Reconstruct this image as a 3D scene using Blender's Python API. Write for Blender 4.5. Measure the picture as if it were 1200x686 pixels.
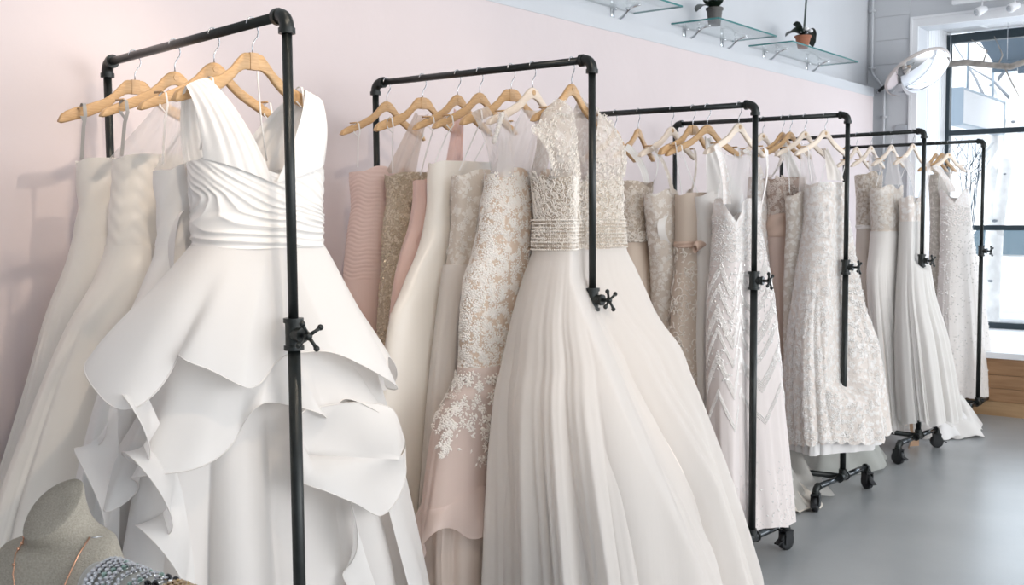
import bpy, math, random
import numpy as np
from math import pi, sin, cos, radians
for o in list(bpy.data.objects): bpy.data.objects.remove(o)
SC = bpy.context.scene
COL = SC.collection

# ------------------------------------------------------------------ camera
cam_d = bpy.data.cameras.new('camera'); cam = bpy.data.objects.new('camera', cam_d); COL.objects.link(cam)
from mathutils import Matrix, Vector
R_ = Vector((0.79701, 0.60391, -0.00798)); U_ = Vector((-0.03722, 0.06230, 0.99736)); F_ = Vector((-0.60281, 0.79462, -0.07213))
M4 = Matrix.Identity(4)
for i in range(3):
    M4[i][0] = R_[i]; M4[i][1] = U_[i]; M4[i][2] = -F_[i]
M4[0][3], M4[1][3], M4[2][3] = 0.0, 0.0, 1.5
cam.matrix_world = M4
cam_d.sensor_width = 36; cam_d.lens = 37.5; cam_d.clip_start = 0.05; cam_d.clip_end = 200
cam_d.dof.use_dof = True; cam_d.dof.focus_distance = 2.75; cam_d.dof.aperture_fstop = 16.0
SC.camera = cam

# ------------------------------------------------------------------ world, sun, lamps, exposure
W = bpy.data.worlds.new('world'); SC.world = W; W.use_nodes = True
bg = W.node_tree.nodes['Background']
bg.inputs[0].default_value = (0.86, 0.93, 1.0, 1); bg.inputs[1].default_value = 2.0
SC.view_settings.view_transform = 'Standard'; SC.view_settings.look = 'None'
SC.view_settings.gamma = 1.0; SC.view_settings.use_curve_mapping = False
SC.view_settings.exposure = 0.32

def lamp(name, kind, loc, target, power, color, size=0.3, angle=None, blend=0.6, size_y=None):
    d = bpy.data.lights.new(name, kind); d.energy = power; d.color = color
    if kind == 'AREA':
        d.size = size
        if size_y: d.shape = 'RECTANGLE'; d.size_y = size_y
    elif kind == 'SPOT':
        d.shadow_soft_size = size; d.spot_size = radians(angle); d.spot_blend = blend
    elif kind == 'SUN':
        d.angle = radians(size)
    o = bpy.data.objects.new(name, d); COL.objects.link(o); o.location = loc
    o.rotation_euler = (Vector(target) - Vector(loc)).to_track_quat('-Z', 'Y').to_euler()
    return o
lamp('sun', 'SUN', (9, -10, 20), (0, 0, 0), 4.0, (1.0, 0.97, 0.92), 1.0)
lamp('window_daylight', 'AREA', (-0.3, 9.95, 1.8), (-0.3, 0, 1.5), 45, (0.80, 0.90, 1.0), 4.6, size_y=2.3)
lamp('room_fill', 'AREA', (5.2, 4.8, 2.0), (-3, 5.8, 1.0), 165, (1.0, 0.95, 0.915), 7.0, size_y=2.4)  # added warm fill light at the open right side, no real source
SPOTS = [((0.02, 1.86, 4.1), (-2.85, 1.72, 1.25), 105), ((-1.62, 2.05, 4.1), (-2.9, 1.75, 1.15), 60), ((0.49, 0.11, 4.1), (-2.85, 2.95, 1.3), 170)]

# ------------------------------------------------------------------ materials
MATS = {}
def newmat(name):
    m = bpy.data.materials.new(name); m.use_nodes = True; nt = m.node_tree
    return m, nt, nt.nodes['Principled BSDF'], nt.nodes['Material Output']
def pbr(name, col, rough=0.5, metal=0.0, noise=0.0, nscale=20.0, bump=0.0, bscale=60.0, spec=0.5, stretch=None):
    if name in MATS: return MATS[name]
    m, nt, b, out = newmat(name)
    b.inputs['Base Color'].default_value = (*col, 1); b.inputs['Roughness'].default_value = rough
    b.inputs['Metallic'].default_value = metal; b.inputs['Specular IOR Level'].default_value = spec
    tc = nt.nodes.new('ShaderNodeTexCoord'); mp = nt.nodes.new('ShaderNodeMapping')
    nt.links.new(tc.outputs['Object'], mp.inputs[0])
    if stretch: mp.inputs['Scale'].default_value = stretch
    if noise > 0:
        n = nt.nodes.new('ShaderNodeTexNoise'); n.inputs['Scale'].default_value = nscale; n.inputs['Detail'].default_value = 5
        nt.links.new(mp.outputs[0], n.inputs['Vector'])
        r = nt.nodes.new('ShaderNodeValToRGB')
        r.color_ramp.elements[0].position = 0.3; r.color_ramp.elements[1].position = 0.7
        r.color_ramp.elements[0].color = (*[max(0, c * (1 - noise)) for c in col], 1)
        r.color_ramp.elements[1].color = (*[min(1, c * (1 + noise)) for c in col], 1)
        nt.links.new(n.outputs[0], r.inputs[0]); nt.links.new(r.outputs[0], b.inputs['Base Color'])
    if bump > 0:
        n2 = nt.nodes.new('ShaderNodeTexNoise'); n2.inputs['Scale'].default_value = bscale; n2.inputs['Detail'].default_value = 4
        nt.links.new(mp.outputs[0], n2.inputs['Vector'])
        bp = nt.nodes.new('ShaderNodeBump'); bp.inputs['Strength'].default_value = bump; bp.inputs['Distance'].default_value = 0.01
        nt.links.new(n2.outputs[0], bp.inputs['Height']); nt.links.new(bp.outputs[0], b.inputs['Normal'])
    MATS[name] = m
    return m
def fabric(name, col, rough=0.6, transl=0.25, transp=0.0, sheen=0.2, motif=None, mscale=30.0, mwidth=0.5, bump=0.3, weave=700.0, spec=0.3, streak=0.0):
    """cloth: diffuse + light coming through it + open weave; motif = lace thread colour woven on a ground"""
    if name in MATS: return MATS[name]
    m, nt, b, out = newmat(name); N = nt.nodes; L = nt.links
    b.inputs['Base Color'].default_value = (*col, 1); b.inputs['Roughness'].default_value = rough
    b.inputs['Sheen Weight'].default_value = sheen; b.inputs['Specular IOR Level'].default_value = spec
    tr = N.new('ShaderNodeBsdfTranslucent'); tr.inputs[0].default_value = (*col, 1)
    tc = N.new('ShaderNodeTexCoord')
    bp = N.new('ShaderNodeBump'); bp.inputs['Strength'].default_value = bump; bp.inputs['Distance'].default_value = 0.004
    h = None
    if motif:
        nz = N.new('ShaderNodeTexNoise'); nz.inputs['Scale'].default_value = mscale * 0.6; nz.inputs['Detail'].default_value = 3
        mx = N.new('ShaderNodeMix'); mx.data_type = 'VECTOR'; mx.inputs['Factor'].default_value = 0.06
        L.new(tc.outputs['Object'], nz.inputs['Vector']); L.new(tc.outputs['Object'], mx.inputs[4]); L.new(nz.outputs[1], mx.inputs[5])
        v = N.new('ShaderNodeTexVoronoi'); v.inputs['Scale'].default_value = mscale; L.new(mx.outputs[1], v.inputs['Vector'])
        w = N.new('ShaderNodeTexNoise'); w.inputs['Scale'].default_value = mscale * 1.7; w.inputs['Detail'].default_value = 4; w.inputs['Distortion'].default_value = 1.6
        L.new(tc.outputs['Object'], w.inputs['Vector'])
        sub = N.new('ShaderNodeMath'); sub.operation = 'SUBTRACT'; L.new(w.outputs[0], sub.inputs[0]); L.new(v.outputs['Distance'], sub.inputs[1])
        rp = N.new('ShaderNodeValToRGB'); e = rp.color_ramp.elements
        e[0].position = 0.02 + (0.5 - mwidth) * 0.4; e[1].position = e[0].position + 0.12
        e[0].color = (*col, 1); e[1].color = (*motif, 1)
        L.new(sub.outputs[0], rp.inputs[0]); L.new(rp.outputs[0], b.inputs['Base Color']); L.new(rp.outputs[0], tr.inputs[0])
        h = sub.outputs[0]
    else:
        w = N.new('ShaderNodeTexNoise'); w.inputs['Scale'].default_value = weave if streak == 0 else 60.0; w.inputs['Detail'].default_value = 2
        mp = N.new('ShaderNodeMapping'); mp.inputs['Scale'].default_value = (1, 1, 0.12 if streak else 1)
        L.new(tc.outputs['Object'], mp.inputs[0]); L.new(mp.outputs[0], w.inputs['Vector']); h = w.outputs[0]
    L.new(h, bp.inputs['Height']); L.new(bp.outputs[0], b.inputs['Normal'])
    a1 = N.new('ShaderNodeMixShader'); a1.inputs[0].default_value = transl
    L.new(b.outputs[0], a1.inputs[1]); L.new(tr.outputs[0], a1.inputs[2]); res = a1
    if transp > 0:
        tp = N.new('ShaderNodeBsdfTransparent'); a2 = N.new('ShaderNodeMixShader'); a2.inputs[0].default_value = transp
        L.new(a1.outputs[0], a2.inputs[1]); L.new(tp.outputs[0], a2.inputs[2]); res = a2
    L.new(res.outputs[0], out.inputs[0])
    MATS[name] = m
    return m
def glass_mat(name, tint=(1, 1, 1), alpha=0.85, rough=0.02, ior=1.45):
    if name in MATS: return MATS[name]
    m, nt, b, out = newmat(name)
    b.inputs['Base Color'].default_value = (*tint, 1); b.inputs['Roughness'].default_value = rough
    tp = nt.nodes.new('ShaderNodeBsdfTransparent'); tp.inputs[0].default_value = (*tint, 1)
    fr = nt.nodes.new('ShaderNodeFresnel'); fr.inputs[0].default_value = ior
    gl = nt.nodes.new('ShaderNodeBsdfGlossy'); gl.inputs['Roughness'].default_value = rough
    a = nt.nodes.new('ShaderNodeMixShader'); a.inputs[0].default_value = alpha
    nt.links.new(b.outputs[0], a.inputs[1]); nt.links.new(tp.outputs[0], a.inputs[2])
    c = nt.nodes.new('ShaderNodeMixShader'); ge = nt.nodes.new('ShaderNodeNewGeometry'); mu = nt.nodes.new('ShaderNodeMath'); mu.operation = 'MULTIPLY'; iv = nt.nodes.new('ShaderNodeMath'); iv.operation = 'SUBTRACT'; iv.inputs[0].default_value = 1.0
    nt.links.new(ge.outputs['Backfacing'], iv.inputs[1]); nt.links.new(iv.outputs[0], mu.inputs[0]); nt.links.new(fr.outputs[0], mu.inputs[1]); nt.links.new(mu.outputs[0], c.inputs[0])
    nt.links.new(a.outputs[0], c.inputs[1]); nt.links.new(gl.outputs[0], c.inputs[2]); nt.links.new(c.outputs[0], out.inputs[0])
    MATS[name] = m
    return m
def wood(name, c1, c2, scale=6.0, stretch=(1, 8, 8), rough=0.42):
    if name in MATS: return MATS[name]
    m, nt, b, out = newmat(name)
    tc = nt.nodes.new('ShaderNodeTexCoord'); mp = nt.nodes.new('ShaderNodeMapping'); mp.inputs['Scale'].default_value = stretch
    n = nt.nodes.new('ShaderNodeTexNoise'); n.inputs['Scale'].default_value = scale; n.inputs['Detail'].default_value = 6; n.inputs['Distortion'].default_value = 0.6
    r = nt.nodes.new('ShaderNodeValToRGB'); r.color_ramp.elements[0].position = 0.35; r.color_ramp.elements[1].position = 0.65
    r.color_ramp.elements[0].color = (*c1, 1); r.color_ramp.elements[1].color = (*c2, 1)
    nt.links.new(tc.outputs['Object'], mp.inputs[0]); nt.links.new(mp.outputs[0], n.inputs['Vector'])
    nt.links.new(n.outputs[0], r.inputs[0]); nt.links.new(r.outputs[0], b.inputs['Base Color'])
    b.inputs['Roughness'].default_value = rough
    MATS[name] = m
    return m

PIPE = pbr('black_pipe', (0.016, 0.019, 0.018), 0.34, 0.3, 0.2, 40, 0.08, 200)
RUBBER = pbr('black_rubber', (0.012, 0.013, 0.015), 0.6)
CHROME = pbr('chrome', (0.75, 0.76, 0.78), 0.15, 1.0)
STEEL = pbr('steel_wire', (0.55, 0.56, 0.58), 0.25, 1.0)
WOOD = wood('hanger_wood', (0.52, 0.31, 0.14), (0.63, 0.40, 0.20), 9, (3, 30, 30))
WOOD_D = wood('hanger_wood_dark', (0.50, 0.30, 0.14), (0.58, 0.37, 0.19), 9, (3, 30, 30))
WOOD_LIT = wood('hanger_wood_window_lit', (0.80, 0.66, 0.53), (0.86, 0.74, 0.62), 9, (3, 30, 30))  # same hanger wood, strong window light put into its colour
BENCH = wood('bench_wood', (0.26, 0.14, 0.065), (0.36, 0.205, 0.105), 2.5, (1.2, 20, 14), 0.4)
BENCH_L = wood('bench_wood_light', (0.36, 0.22, 0.11), (0.44, 0.28, 0.15), 2.5, (1.2, 20, 14), 0.4)
PINK = pbr('pink_plaster', (0.675, 0.592, 0.588), 0.75, 0, 0.02, 2.0, 0.12, 14)
WHITE = pbr('white_paint', (0.575, 0.59, 0.615), 0.6, 0, 0.015, 3.0, 0.05, 40)
TRIMW = pbr('white_trim', (0.82, 0.83, 0.85), 0.45)
FLOOR = pbr('grey_floor', (0.33, 0.345, 0.35), 0.27, 0, 0.06, 1.6, 0.06, 90)
CEIL = pbr('ceiling_white', (0.8, 0.8, 0.8), 0.8)
FRAME = pbr('black_window_frame', (0.02, 0.035, 0.045), 0.4)
GLASS = glass_mat('window_glass', (1, 1, 1), 0.96)
SHELFG = glass_mat('shelf_glass', (0.97, 0.985, 0.985), 0.96, ior=1.3)
SHELFE = pbr('glass_edge', (0.05, 0.20, 0.20), 0.1)

SATIN = fabric('ivory_satin', (0.81, 0.77, 0.71), 0.30, 0.12, 0, 0.1, bump=0.06, spec=0.45)
SATIN2 = fabric('cream_satin', (0.83, 0.78, 0.71), 0.30, 0.12, 0, 0.1, bump=0.06, spec=0.45)
SATINW = fabric('white_satin', (0.85, 0.82, 0.785), 0.38, 0.12, 0, 0.1, bump=0.06, spec=0.45)
ORGANZA = fabric('white_organza', (0.87, 0.845, 0.82), 0.5, 0.30, 0.10, 0.15, bump=0.05)
ORGLIN = fabric('warm_lining', (0.82, 0.78, 0.745), 0.5, 0.2, 0, 0.1, bump=0.05)
TULLE = fabric('ivory_tulle', (0.86, 0.81, 0.765), 0.7, 0.22, 0.28, 0.3, bump=0.25, streak=1)
TULLEL = fabric('ivory_lining', (0.83, 0.765, 0.705), 0.6, 0.12, 0, 0.1, bump=0.12, streak=1)
TULLEW = fabric('white_tulle', (0.91, 0.88, 0.845), 0.7, 0.18, 0.22, 0.3, bump=0.25, streak=1)
TULLEWL = fabric('white_lining', (0.84, 0.82, 0.805), 0.6, 0.12, 0, 0.1, bump=0.12, streak=1)
SHEER = fabric('sheer_mesh', (0.84, 0.81, 0.80), 0.6, 0.35, 0.55, 0.2, bump=0.1)
SHEERB = fabric('sheer_beige', (0.74, 0.62, 0.54), 0.6, 0.3, 0.25, 0.2, bump=0.1)
SHEERP = fabric('sheer_pink', (0.78, 0.52, 0.46), 0.6, 0.3, 0.15, 0.2, bump=0.1)
PINKC = fabric('dusty_pink_chiffon', (0.80, 0.62, 0.565), 0.65, 0.25, 0, 0.3, bump=0.15, streak=1)
ROSE = fabric('rose_chiffon', (0.79, 0.575, 0.51), 0.6, 0.25, 0, 0.3, bump=0.15)
BLUSHT = fabric('blush_tulle', (0.85, 0.70, 0.64), 0.7, 0.25, 0.30, 0.3, bump=0.15)
BLUSHL = fabric('blush_lining', (0.82, 0.70, 0.62), 0.6, 0.2, 0, 0.1, bump=0.1)
NUDE_ = fabric('nude_ground', (0.68, 0.50, 0.37), 0.6, 0.15, 0, 0.1, bump=0.1)
BLUSHS = fabric('blush_satin', (0.66, 0.49, 0.395), 0.4, 0.1, 0, 0.1, bump=0.08)
BLUSHP = fabric('blush_pleats', (0.74, 0.58, 0.50), 0.6, 0.2, 0, 0.2, bump=0.15, streak=1)
CHAMP = fabric('champagne_chiffon', (0.68, 0.57, 0.475), 0.6, 0.2, 0, 0.2, bump=0.12, streak=1)
GOLDS = fabric('gold_sequin_ground', (0.47, 0.39, 0.29), 0.45, 0.05, 0, 0.1, motif=(0.68, 0.60, 0.49), mscale=70, bump=0.7)
LACEI = fabric('ivory_lace', (0.70, 0.62, 0.54), 0.65, 0.2, 0, 0.2, motif=(0.85, 0.80, 0.74), mscale=36, bump=0.6)
LACEB = fabric('beige_lace', (0.57, 0.48, 0.39), 0.6, 0.15, 0, 0.2, motif=(0.80, 0.73, 0.65), mscale=46, bump=0.7)
LACEW = fabric('white_lace', (0.80, 0.725, 0.665), 0.65, 0.12, 0, 0.2, motif=(0.91, 0.875, 0.84), mscale=34, bump=0.6)
LACEN = fabric('lace_on_nude', (0.66, 0.52, 0.41), 0.65, 0.1, 0, 0.2, motif=(0.84, 0.78, 0.72), mscale=30, mwidth=0.62, bump=0.6)
DECO = fabric('white_beaded_ground', (0.82, 0.755, 0.715), 0.55, 0.12, 0, 0.2, motif=(0.90, 0.87, 0.85), mscale=60, bump=0.5)
THREAD = fabric('ivory_thread', (0.87, 0.83, 0.78), 0.6, 0.1, 0, 0.1, bump=0.02)
THREADW = fabric('white_thread', (0.90, 0.87, 0.84), 0.5, 0.1, 0, 0.1, bump=0.02)
THREADC = fabric('champagne_thread', (0.86, 0.80, 0.73), 0.5, 0.1, 0, 0.1, bump=0.02)
SILVERB = pbr('silver_bead', (0.82, 0.77, 0.71), 0.42, 0.15)
PEARL = pbr('pearl_bead', (0.92, 0.885, 0.855), 0.2, 0.15)
GOLDB = pbr('gold_bead', (0.64, 0.55, 0.42), 0.35, 0.45)
LOOP = fabric('white_ribbon', (0.85, 0.83, 0.81), 0.5, 0.2, 0, 0.1, bump=0.02)
LOOPG = fabric('grey_ribbon', (0.38, 0.37, 0.36), 0.4, 0.1, 0, 0.1, bump=0.02)
PAPER = pbr('white_tag', (0.85, 0.85, 0.86), 0.6)

# ------------------------------------------------------------------ object helpers
def tag(o, label=None, cat=None, group=None, kind=None):
    if label: o['label'] = label
    if cat: o['category'] = cat
    if group: o['group'] = group
    if kind: o['kind'] = kind
    return o
def empty(name, loc, label, cat, group=None, rz=0.0):
    o = bpy.data.objects.new(name, None); COL.objects.link(o); o.location = loc; o.rotation_euler[2] = rz
    o.empty_display_size = 0.05
    return tag(o, label, cat, group)
class MB:
    def __init__(s): s.v = []; s.f = []; s.n = 0
    def add(s, v, f):
        v = np.asarray(v, float).reshape(-1, 3); s.v.append(v)
        s.f.extend([tuple(int(i) + s.n for i in q) for q in f]); s.n += len(v); return s
    def box(s, x0, x1, y0, y1, z0, z1):
        v = [(x0, y0, z0), (x1, y0, z0), (x1, y1, z0), (x0, y1, z0), (x0, y0, z1), (x1, y0, z1), (x1, y1, z1), (x0, y1, z1)]
        return s.add(v, [(0, 3, 2, 1), (4, 5, 6, 7), (0, 1, 5, 4), (1, 2, 6, 5), (2, 3, 7, 6), (3, 0, 4, 7)])
    def grid(s, P, wrap=False):
        M, N = P.shape[:2]; f = []
        for i in range(M - 1):
            a = i * N
            for j in range(N if wrap else N - 1):
                k = (j + 1) % N
                f.append((a + j, a + k, a + N + k, a + N + j))
        return s.add(P.reshape(-1, 3), f)
    def tube(s, pts, r, n=10, cap=True):
        pts = [np.asarray(p, float) for p in pts]; m = len(pts)
        rr = r if hasattr(r, '__len__') else [r] * m
        t0 = pts[1] - pts[0]; t0 /= np.linalg.norm(t0) + 1e-12
        up = np.array([0, 0, 1.0]) if abs(t0[2]) < 0.9 else np.array([1.0, 0, 0])
        x = np.cross(up, t0); x /= np.linalg.norm(x)
        P = np.zeros((m, n, 3)); th = np.linspace(0, 2 * pi, n, endpoint=False)
        for i in range(m):
            t = pts[min(i + 1, m - 1)] - pts[max(i - 1, 0)]; t /= np.linalg.norm(t) + 1e-12
            x = x - t * (x @ t); x /= np.linalg.norm(x) + 1e-12; y = np.cross(t, x)
            P[i] = pts[i] + rr[i] * (np.cos(th)[:, None] * x + np.sin(th)[:, None] * y)
        base = s.n; s.grid(P, True)
        if cap:
            s.f.append(tuple(base + j for j in range(n))[::-1]); s.f.append(tuple(base + (m - 1) * n + j for j in range(n)))
        return s
    def cyl(s, p0, p1, r, n=16): return s.tube([p0, p1], r, n)
    def ball(s, c, r, nu=10, nv=6, sc=(1, 1, 1)):
        th = np.linspace(0, 2 * pi, nu, endpoint=False); ph = np.linspace(0.02, pi - 0.02, nv)
        P = np.stack([np.outer(np.sin(ph), np.cos(th)) * sc[0], np.outer(np.sin(ph), np.sin(th)) * sc[1], np.outer(np.cos(ph), np.ones(nu)) * sc[2]], -1) * r + np.asarray(c)
        return s.grid(P, True)
    def mesh(s, name, mat, smooth=True):
        me = bpy.data.meshes.new(name); v = np.concatenate(s.v) if s.v else np.zeros((0, 3))
        me.from_pydata(v.tolist(), [], s.f); me.update()
        if mat: me.materials.append(mat)
        if smooth: me.polygons.foreach_set('use_smooth', [True] * len(me.polygons))
        return me
    def build(s, name, mat, parent=None, smooth=True, at=None, sharp=None):
        me = s.mesh(name, mat, smooth)
        if sharp: me.set_sharp_from_angle(angle=radians(sharp))
        return link(name, me, parent, at)
def link(name, me, parent=None, at=None):
    o = bpy.data.objects.new(name, me); COL.objects.link(o)
    if parent: o.parent = parent
    if at is not None: o.location = at
    return o
def gridobj(name, P, mat, parent=None, wrap=False, origin=(0, 0, 0)):
    """fast quad grid"""
    M, N = P.shape[:2]; P = P - np.asarray(origin)
    i = np.arange(M - 1)[:, None]; j = np.arange(N if wrap else N - 1)[None, :]; k = (j + 1) % N
    F = np.stack([i * N + j, i * N + k, (i + 1) * N + k, (i + 1) * N + j], -1).reshape(-1, 4)
    return rawobj(name, P.reshape(-1, 3), F, mat, parent)
def rawobj(name, V, F, mat, parent=None, smooth=True):
    me = bpy.data.meshes.new(name); nf, k = F.shape
    me.vertices.add(len(V)); me.vertices.foreach_set('co', np.ascontiguousarray(V, dtype=np.float32).ravel())
    me.loops.add(nf * k); me.loops.foreach_set('vertex_index', np.ascontiguousarray(F, dtype=np.int32).ravel())
    me.polygons.add(nf); me.polygons.foreach_set('loop_start', np.arange(0, nf * k, k, dtype=np.int32))
    me.polygons.foreach_set('use_smooth', np.full(nf, smooth)); me.update(calc_edges=True); me.validate()
    me.materials.append(mat)
    return link(name, me, parent)
def struct(name, mb, mat, smooth=False, parent=None):
    o = mb.build(name, mat, parent, smooth)
    if parent is None: o['kind'] = 'structure'
    return o
# ------------------------------------------------------------------ the room
WX = -3.06            # face of the pink panelled wall
struct('floor', MB().box(-3.4, 6.0, -5.0, 10.3, -0.12, 0.0), FLOOR)
struct('ceiling', MB().box(-3.5, 6.2, -5.0, 10.3, 4.35, 4.5), CEIL)
struct('wall_left', MB().box(-3.35, WX, -5.0, 9.10, 0.0, 2.475), PINK)
struct('wall_left_upper', MB().box(-3.35, -3.16, -5.0, 9.26, 2.55, 4.35), WHITE)
struct('wall_back', MB().box(-3.35, 6.2, -5.2, -5.0, 0.0, 4.35), WHITE)
struct('trim_1', MB().box(-3.35, WX + 0.003, -5.0, 9.105, 2.475, 2.55), WHITE)
struct('baseboard_left', MB().box(WX, WX + 0.014, -5.0, 9.10, 0.0, 0.09), TRIMW)
wf = MB().box(-3.35, -2.74, 9.25, 9.5, 0.0, 4.35); wf.box(-2.74, 2.6, 9.25, 9.5, 3.04, 4.35); wf.box(2.6, 6.0, 9.25, 9.5, 0, 4.35)
wf.box(-3.35, -3.16, 9.10, 9.25, 0.0, 2.55)
struct('wall_far', wf, WHITE)
bay = MB().box(-2.90, -2.74, 9.5, 10.2, 0.0, 3.3); bay.box(-2.9, 2.7, 9.5, 10.2, 3.10, 3.3); bay.box(2.6, 2.7, 9.5, 10.2, 0, 3.3)
struct('wall_bay', bay, TRIMW)
tr = MB()
tr.box(-2.805, -2.785, 9.225, 9.25, 0.0, 3.125); tr.box(-2.785, -2.74, 9.235, 9.25, 0.0, 3.04)
tr.box(-2.785, 2.62, 9.225, 9.25, 3.105, 3.125); tr.box(-2.785, 2.62, 9.235, 9.25, 3.04, 3.105)
struct('trim_2', tr, TRIMW)
bead = MB()
for i in range(8):
    y = 9.52 + i * 0.07
    bead.box(-2.74, -2.733, y, y + 0.062, 0.47, 3.10)
struct('trim_3', bead, TRIMW)
# block courses on the far wall pier: real joints between blocks
blk = struct('wall_far_blocks', MB().box(-3.16, -2.81, 9.246, 9.25, 2.55, 3.45), WHITE)
BW = WHITE
me_b = MB().box(-0.173, 0.173, -0.006, 0.0, 0.0, 0.195).mesh('block', BW, False)
for i in range(5):
    link('block', me_b, blk, (-2.985, 9.246, 2.555 + i * 0.2))
# bench-platform of the shop window
bench = empty('window_bench', (0, 9.2, 0), 'wooden window platform with a white top under the shop window', 'bench')
MB().box(-2.73, 2.55, -0.88, 0.88, 0.425, 0.468).build('bench_top', TRIMW, bench, False)
MB().box(-2.72, 2.54, -0.80, 0.86, 0.02, 0.425).build('carcass', BENCH, bench, False)
zz = [(0.105, 0.200), (0.203, 0.300), (0.303, 0.424)]
for k, (z0, z1) in enumerate(zz):
    for j in range(3):
        x0 = -2.73 + j * 1.76 + (0.3 * k if j else 0); x1 = -2.73 + (j + 1) * 1.76 + (0.3 * k if j < 2 else 0) - 0.003
        MB().box(x0, x1, -0.86 - 0.001 * k, -0.80, z0, z1).build('plank', BENCH, bench, False)
MB().box(-2.73, 2.55, -0.868, -0.80, 0.0, 0.103).build('kickboard', BENCH_L, bench, False)

# shop window
win = MB()
Yg = 10.1
win.box(-2.74, 2.6, Yg - 0.04, Yg + 0.04, 3.00, 3.075)
win.box(-2.74, 2.6, Yg - 0.04, Yg + 0.04, 0.468, 0.52)
for x in (-2.74, -1.30, 0.14, 1.58, 2.56): win.box(x, x + 0.04, Yg - 0.035, Yg + 0.035, 0.5, 3.02)
win.box(-2.72, 2.58, Yg - 0.03, Yg + 0.03, 2.185, 2.23); win.box(-2.72, 2.58, Yg - 0.03, Yg + 0.03, 1.335, 1.38)
w1 = struct('window_1', win, FRAME)
xs = [-2.70, -1.30, 0.14, 1.58]
for i, x in enumerate(xs):
    x1 = (xs + [2.56])[i + 1]
    for z0, z1 in ((0.52, 1.335), (1.38, 2.185), (2.23, 3.0)):
        MB().box(x + 0.04 if i else x, x1, Yg - 0.004, Yg + 0.004, z0, z1).build('pane', GLASS, w1, False)

# vent grille in the soffit of the window bay
vent = empty('ceiling_vent', (-1.6, 9.75, 3.10), 'slotted white vent grille in the soffit above the shop window', 'vent')
MB().box(-0.75, 0.75, -0.16, 0.16, -0.012, 0.0).build('backing', pbr('vent_dark', (0.25, 0.27, 0.3), 0.6), vent, False)
fm = MB().box(-0.78, 0.78, -0.19, -0.155, -0.024, 0); fm.box(-0.78, 0.78, 0.155, 0.19, -0.024, 0); fm.box(-0.78, -0.745, -0.16, 0.16, -0.024, 0); fm.box(0.745, 0.78, -0.16, 0.16, -0.024, 0)
fm.build('frame', TRIMW, vent, False)
me_s = MB().box(-0.745, 0.745, -0.008, 0.008, -0.022, -0.012).mesh('slat', TRIMW, False)
for i in range(11): link('slat', me_s, vent, (0, -0.14 + i * 0.028, 0))

# conduit in the corner
c = MB().tube([(-3.115, 9.215, 4.35), (-3.115, 9.215, 2.72), (-3.10, 9.215, 2.67), (-3.02, 9.215, 2.565), (-3.005, 9.215, 2.53), (-3.005, 9.215, 1.9)], 0.011, 10)
for z in (3.2, 2.72, 2.3): c.box(-3.14 if z > 2.6 else -3.03, -3.09 if z > 2.6 else -2.98, 9.20, 9.25, z, z + 0.02)
tag(c.build('conduit_pipe', WHITE), 'thin white conduit pipe running down the corner by the window', 'pipe')
jb = empty('junction_box', (-2.86, 9.235, 2.20), 'small grey junction box on the far wall below the mirror', 'box')
MB().box(-0.05, 0.05, -0.02, 0.015, -0.035, 0.035).build('body', pbr('grey_box', (0.4, 0.42, 0.45), 0.5), jb, False)
MB().box(-0.045, 0.045, -0.024, -0.02, -0.03, 0.03).build('cover', pbr('grey_box', (0.4, 0.42, 0.45), 0.5), jb, False)

# track spotlights over the window casing
tk = empty('light_track', (-1.5, 9.16, 3.185), 'white lighting track above the window casing', 'light track')
MB().box(-0.95, 1.8, -0.02, 0.02, -0.012, 0.02).build('rail', TRIMW, tk, False)
for x in (-0.7, 0.2, 1.2): MB().cyl((x, 0, 0.02), (x, 0, 1.165), 0.008, 8).build('hanger_rod', TRIMW, tk)
for i, (x, lb) in enumerate([(-2.22, 'white round track spotlight, the one nearer the corner'), (-1.98, 'white round track spotlight, the one farther from the corner')]):
    e = empty('track_spotlight', (x, 9.13, 3.10), lb, 'spotlight', 'spotlights over the window')
    MB().tube([(0, 0.02, 0.072), (0, 0.02, 0.02), (0, 0, 0.0)], 0.007, 8).build('stem', TRIMW, e)
    MB().tube([(0.03, 0.03, 0.01), (0.0, 0, 0.0), (-0.02, -0.04, -0.02), (-0.025, -0.05, -0.024)], [0.02, 0.034, 0.036, 0.03], 16).build('head', TRIMW, e)
    MB().tube([(-0.024, -0.048, -0.023), (-0.028, -0.054, -0.026)], 0.024, 16).build('lens', pbr('lens', (0.55, 0.57, 0.6), 0.2), e)
# ceiling spots out of the frame that light the wall and racks (each lamp in its own can)
SL = ['white ceiling spotlight above the front of the nearest rack', 'white ceiling spotlight above the wall end of the nearest rack', 'white ceiling spotlight aimed at the second rack']
for (loc, tgt, pw), lb in zip(SPOTS, SL):
    e = empty('ceiling_spotlight', loc, lb, 'spotlight', 'ceiling spotlights over the racks')
    d = Vector(tgt) - Vector(loc); d.normalize(); b = np.array(-d) * 0.16
    MB().tube([b, b * 0.12], [0.045, 0.05], 16).build('head', TRIMW, e)
    MB().tube([b * 0.9, (b[0] * 0.9, b[1] * 0.9, 4.35 - loc[2])], 0.008, 8).build('stem', TRIMW, e)
    lamp('spot_lamp', 'SPOT', loc, tgt, pw, (1.0, 0.83, 0.67), 0.03, 34, 0.55)

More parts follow.
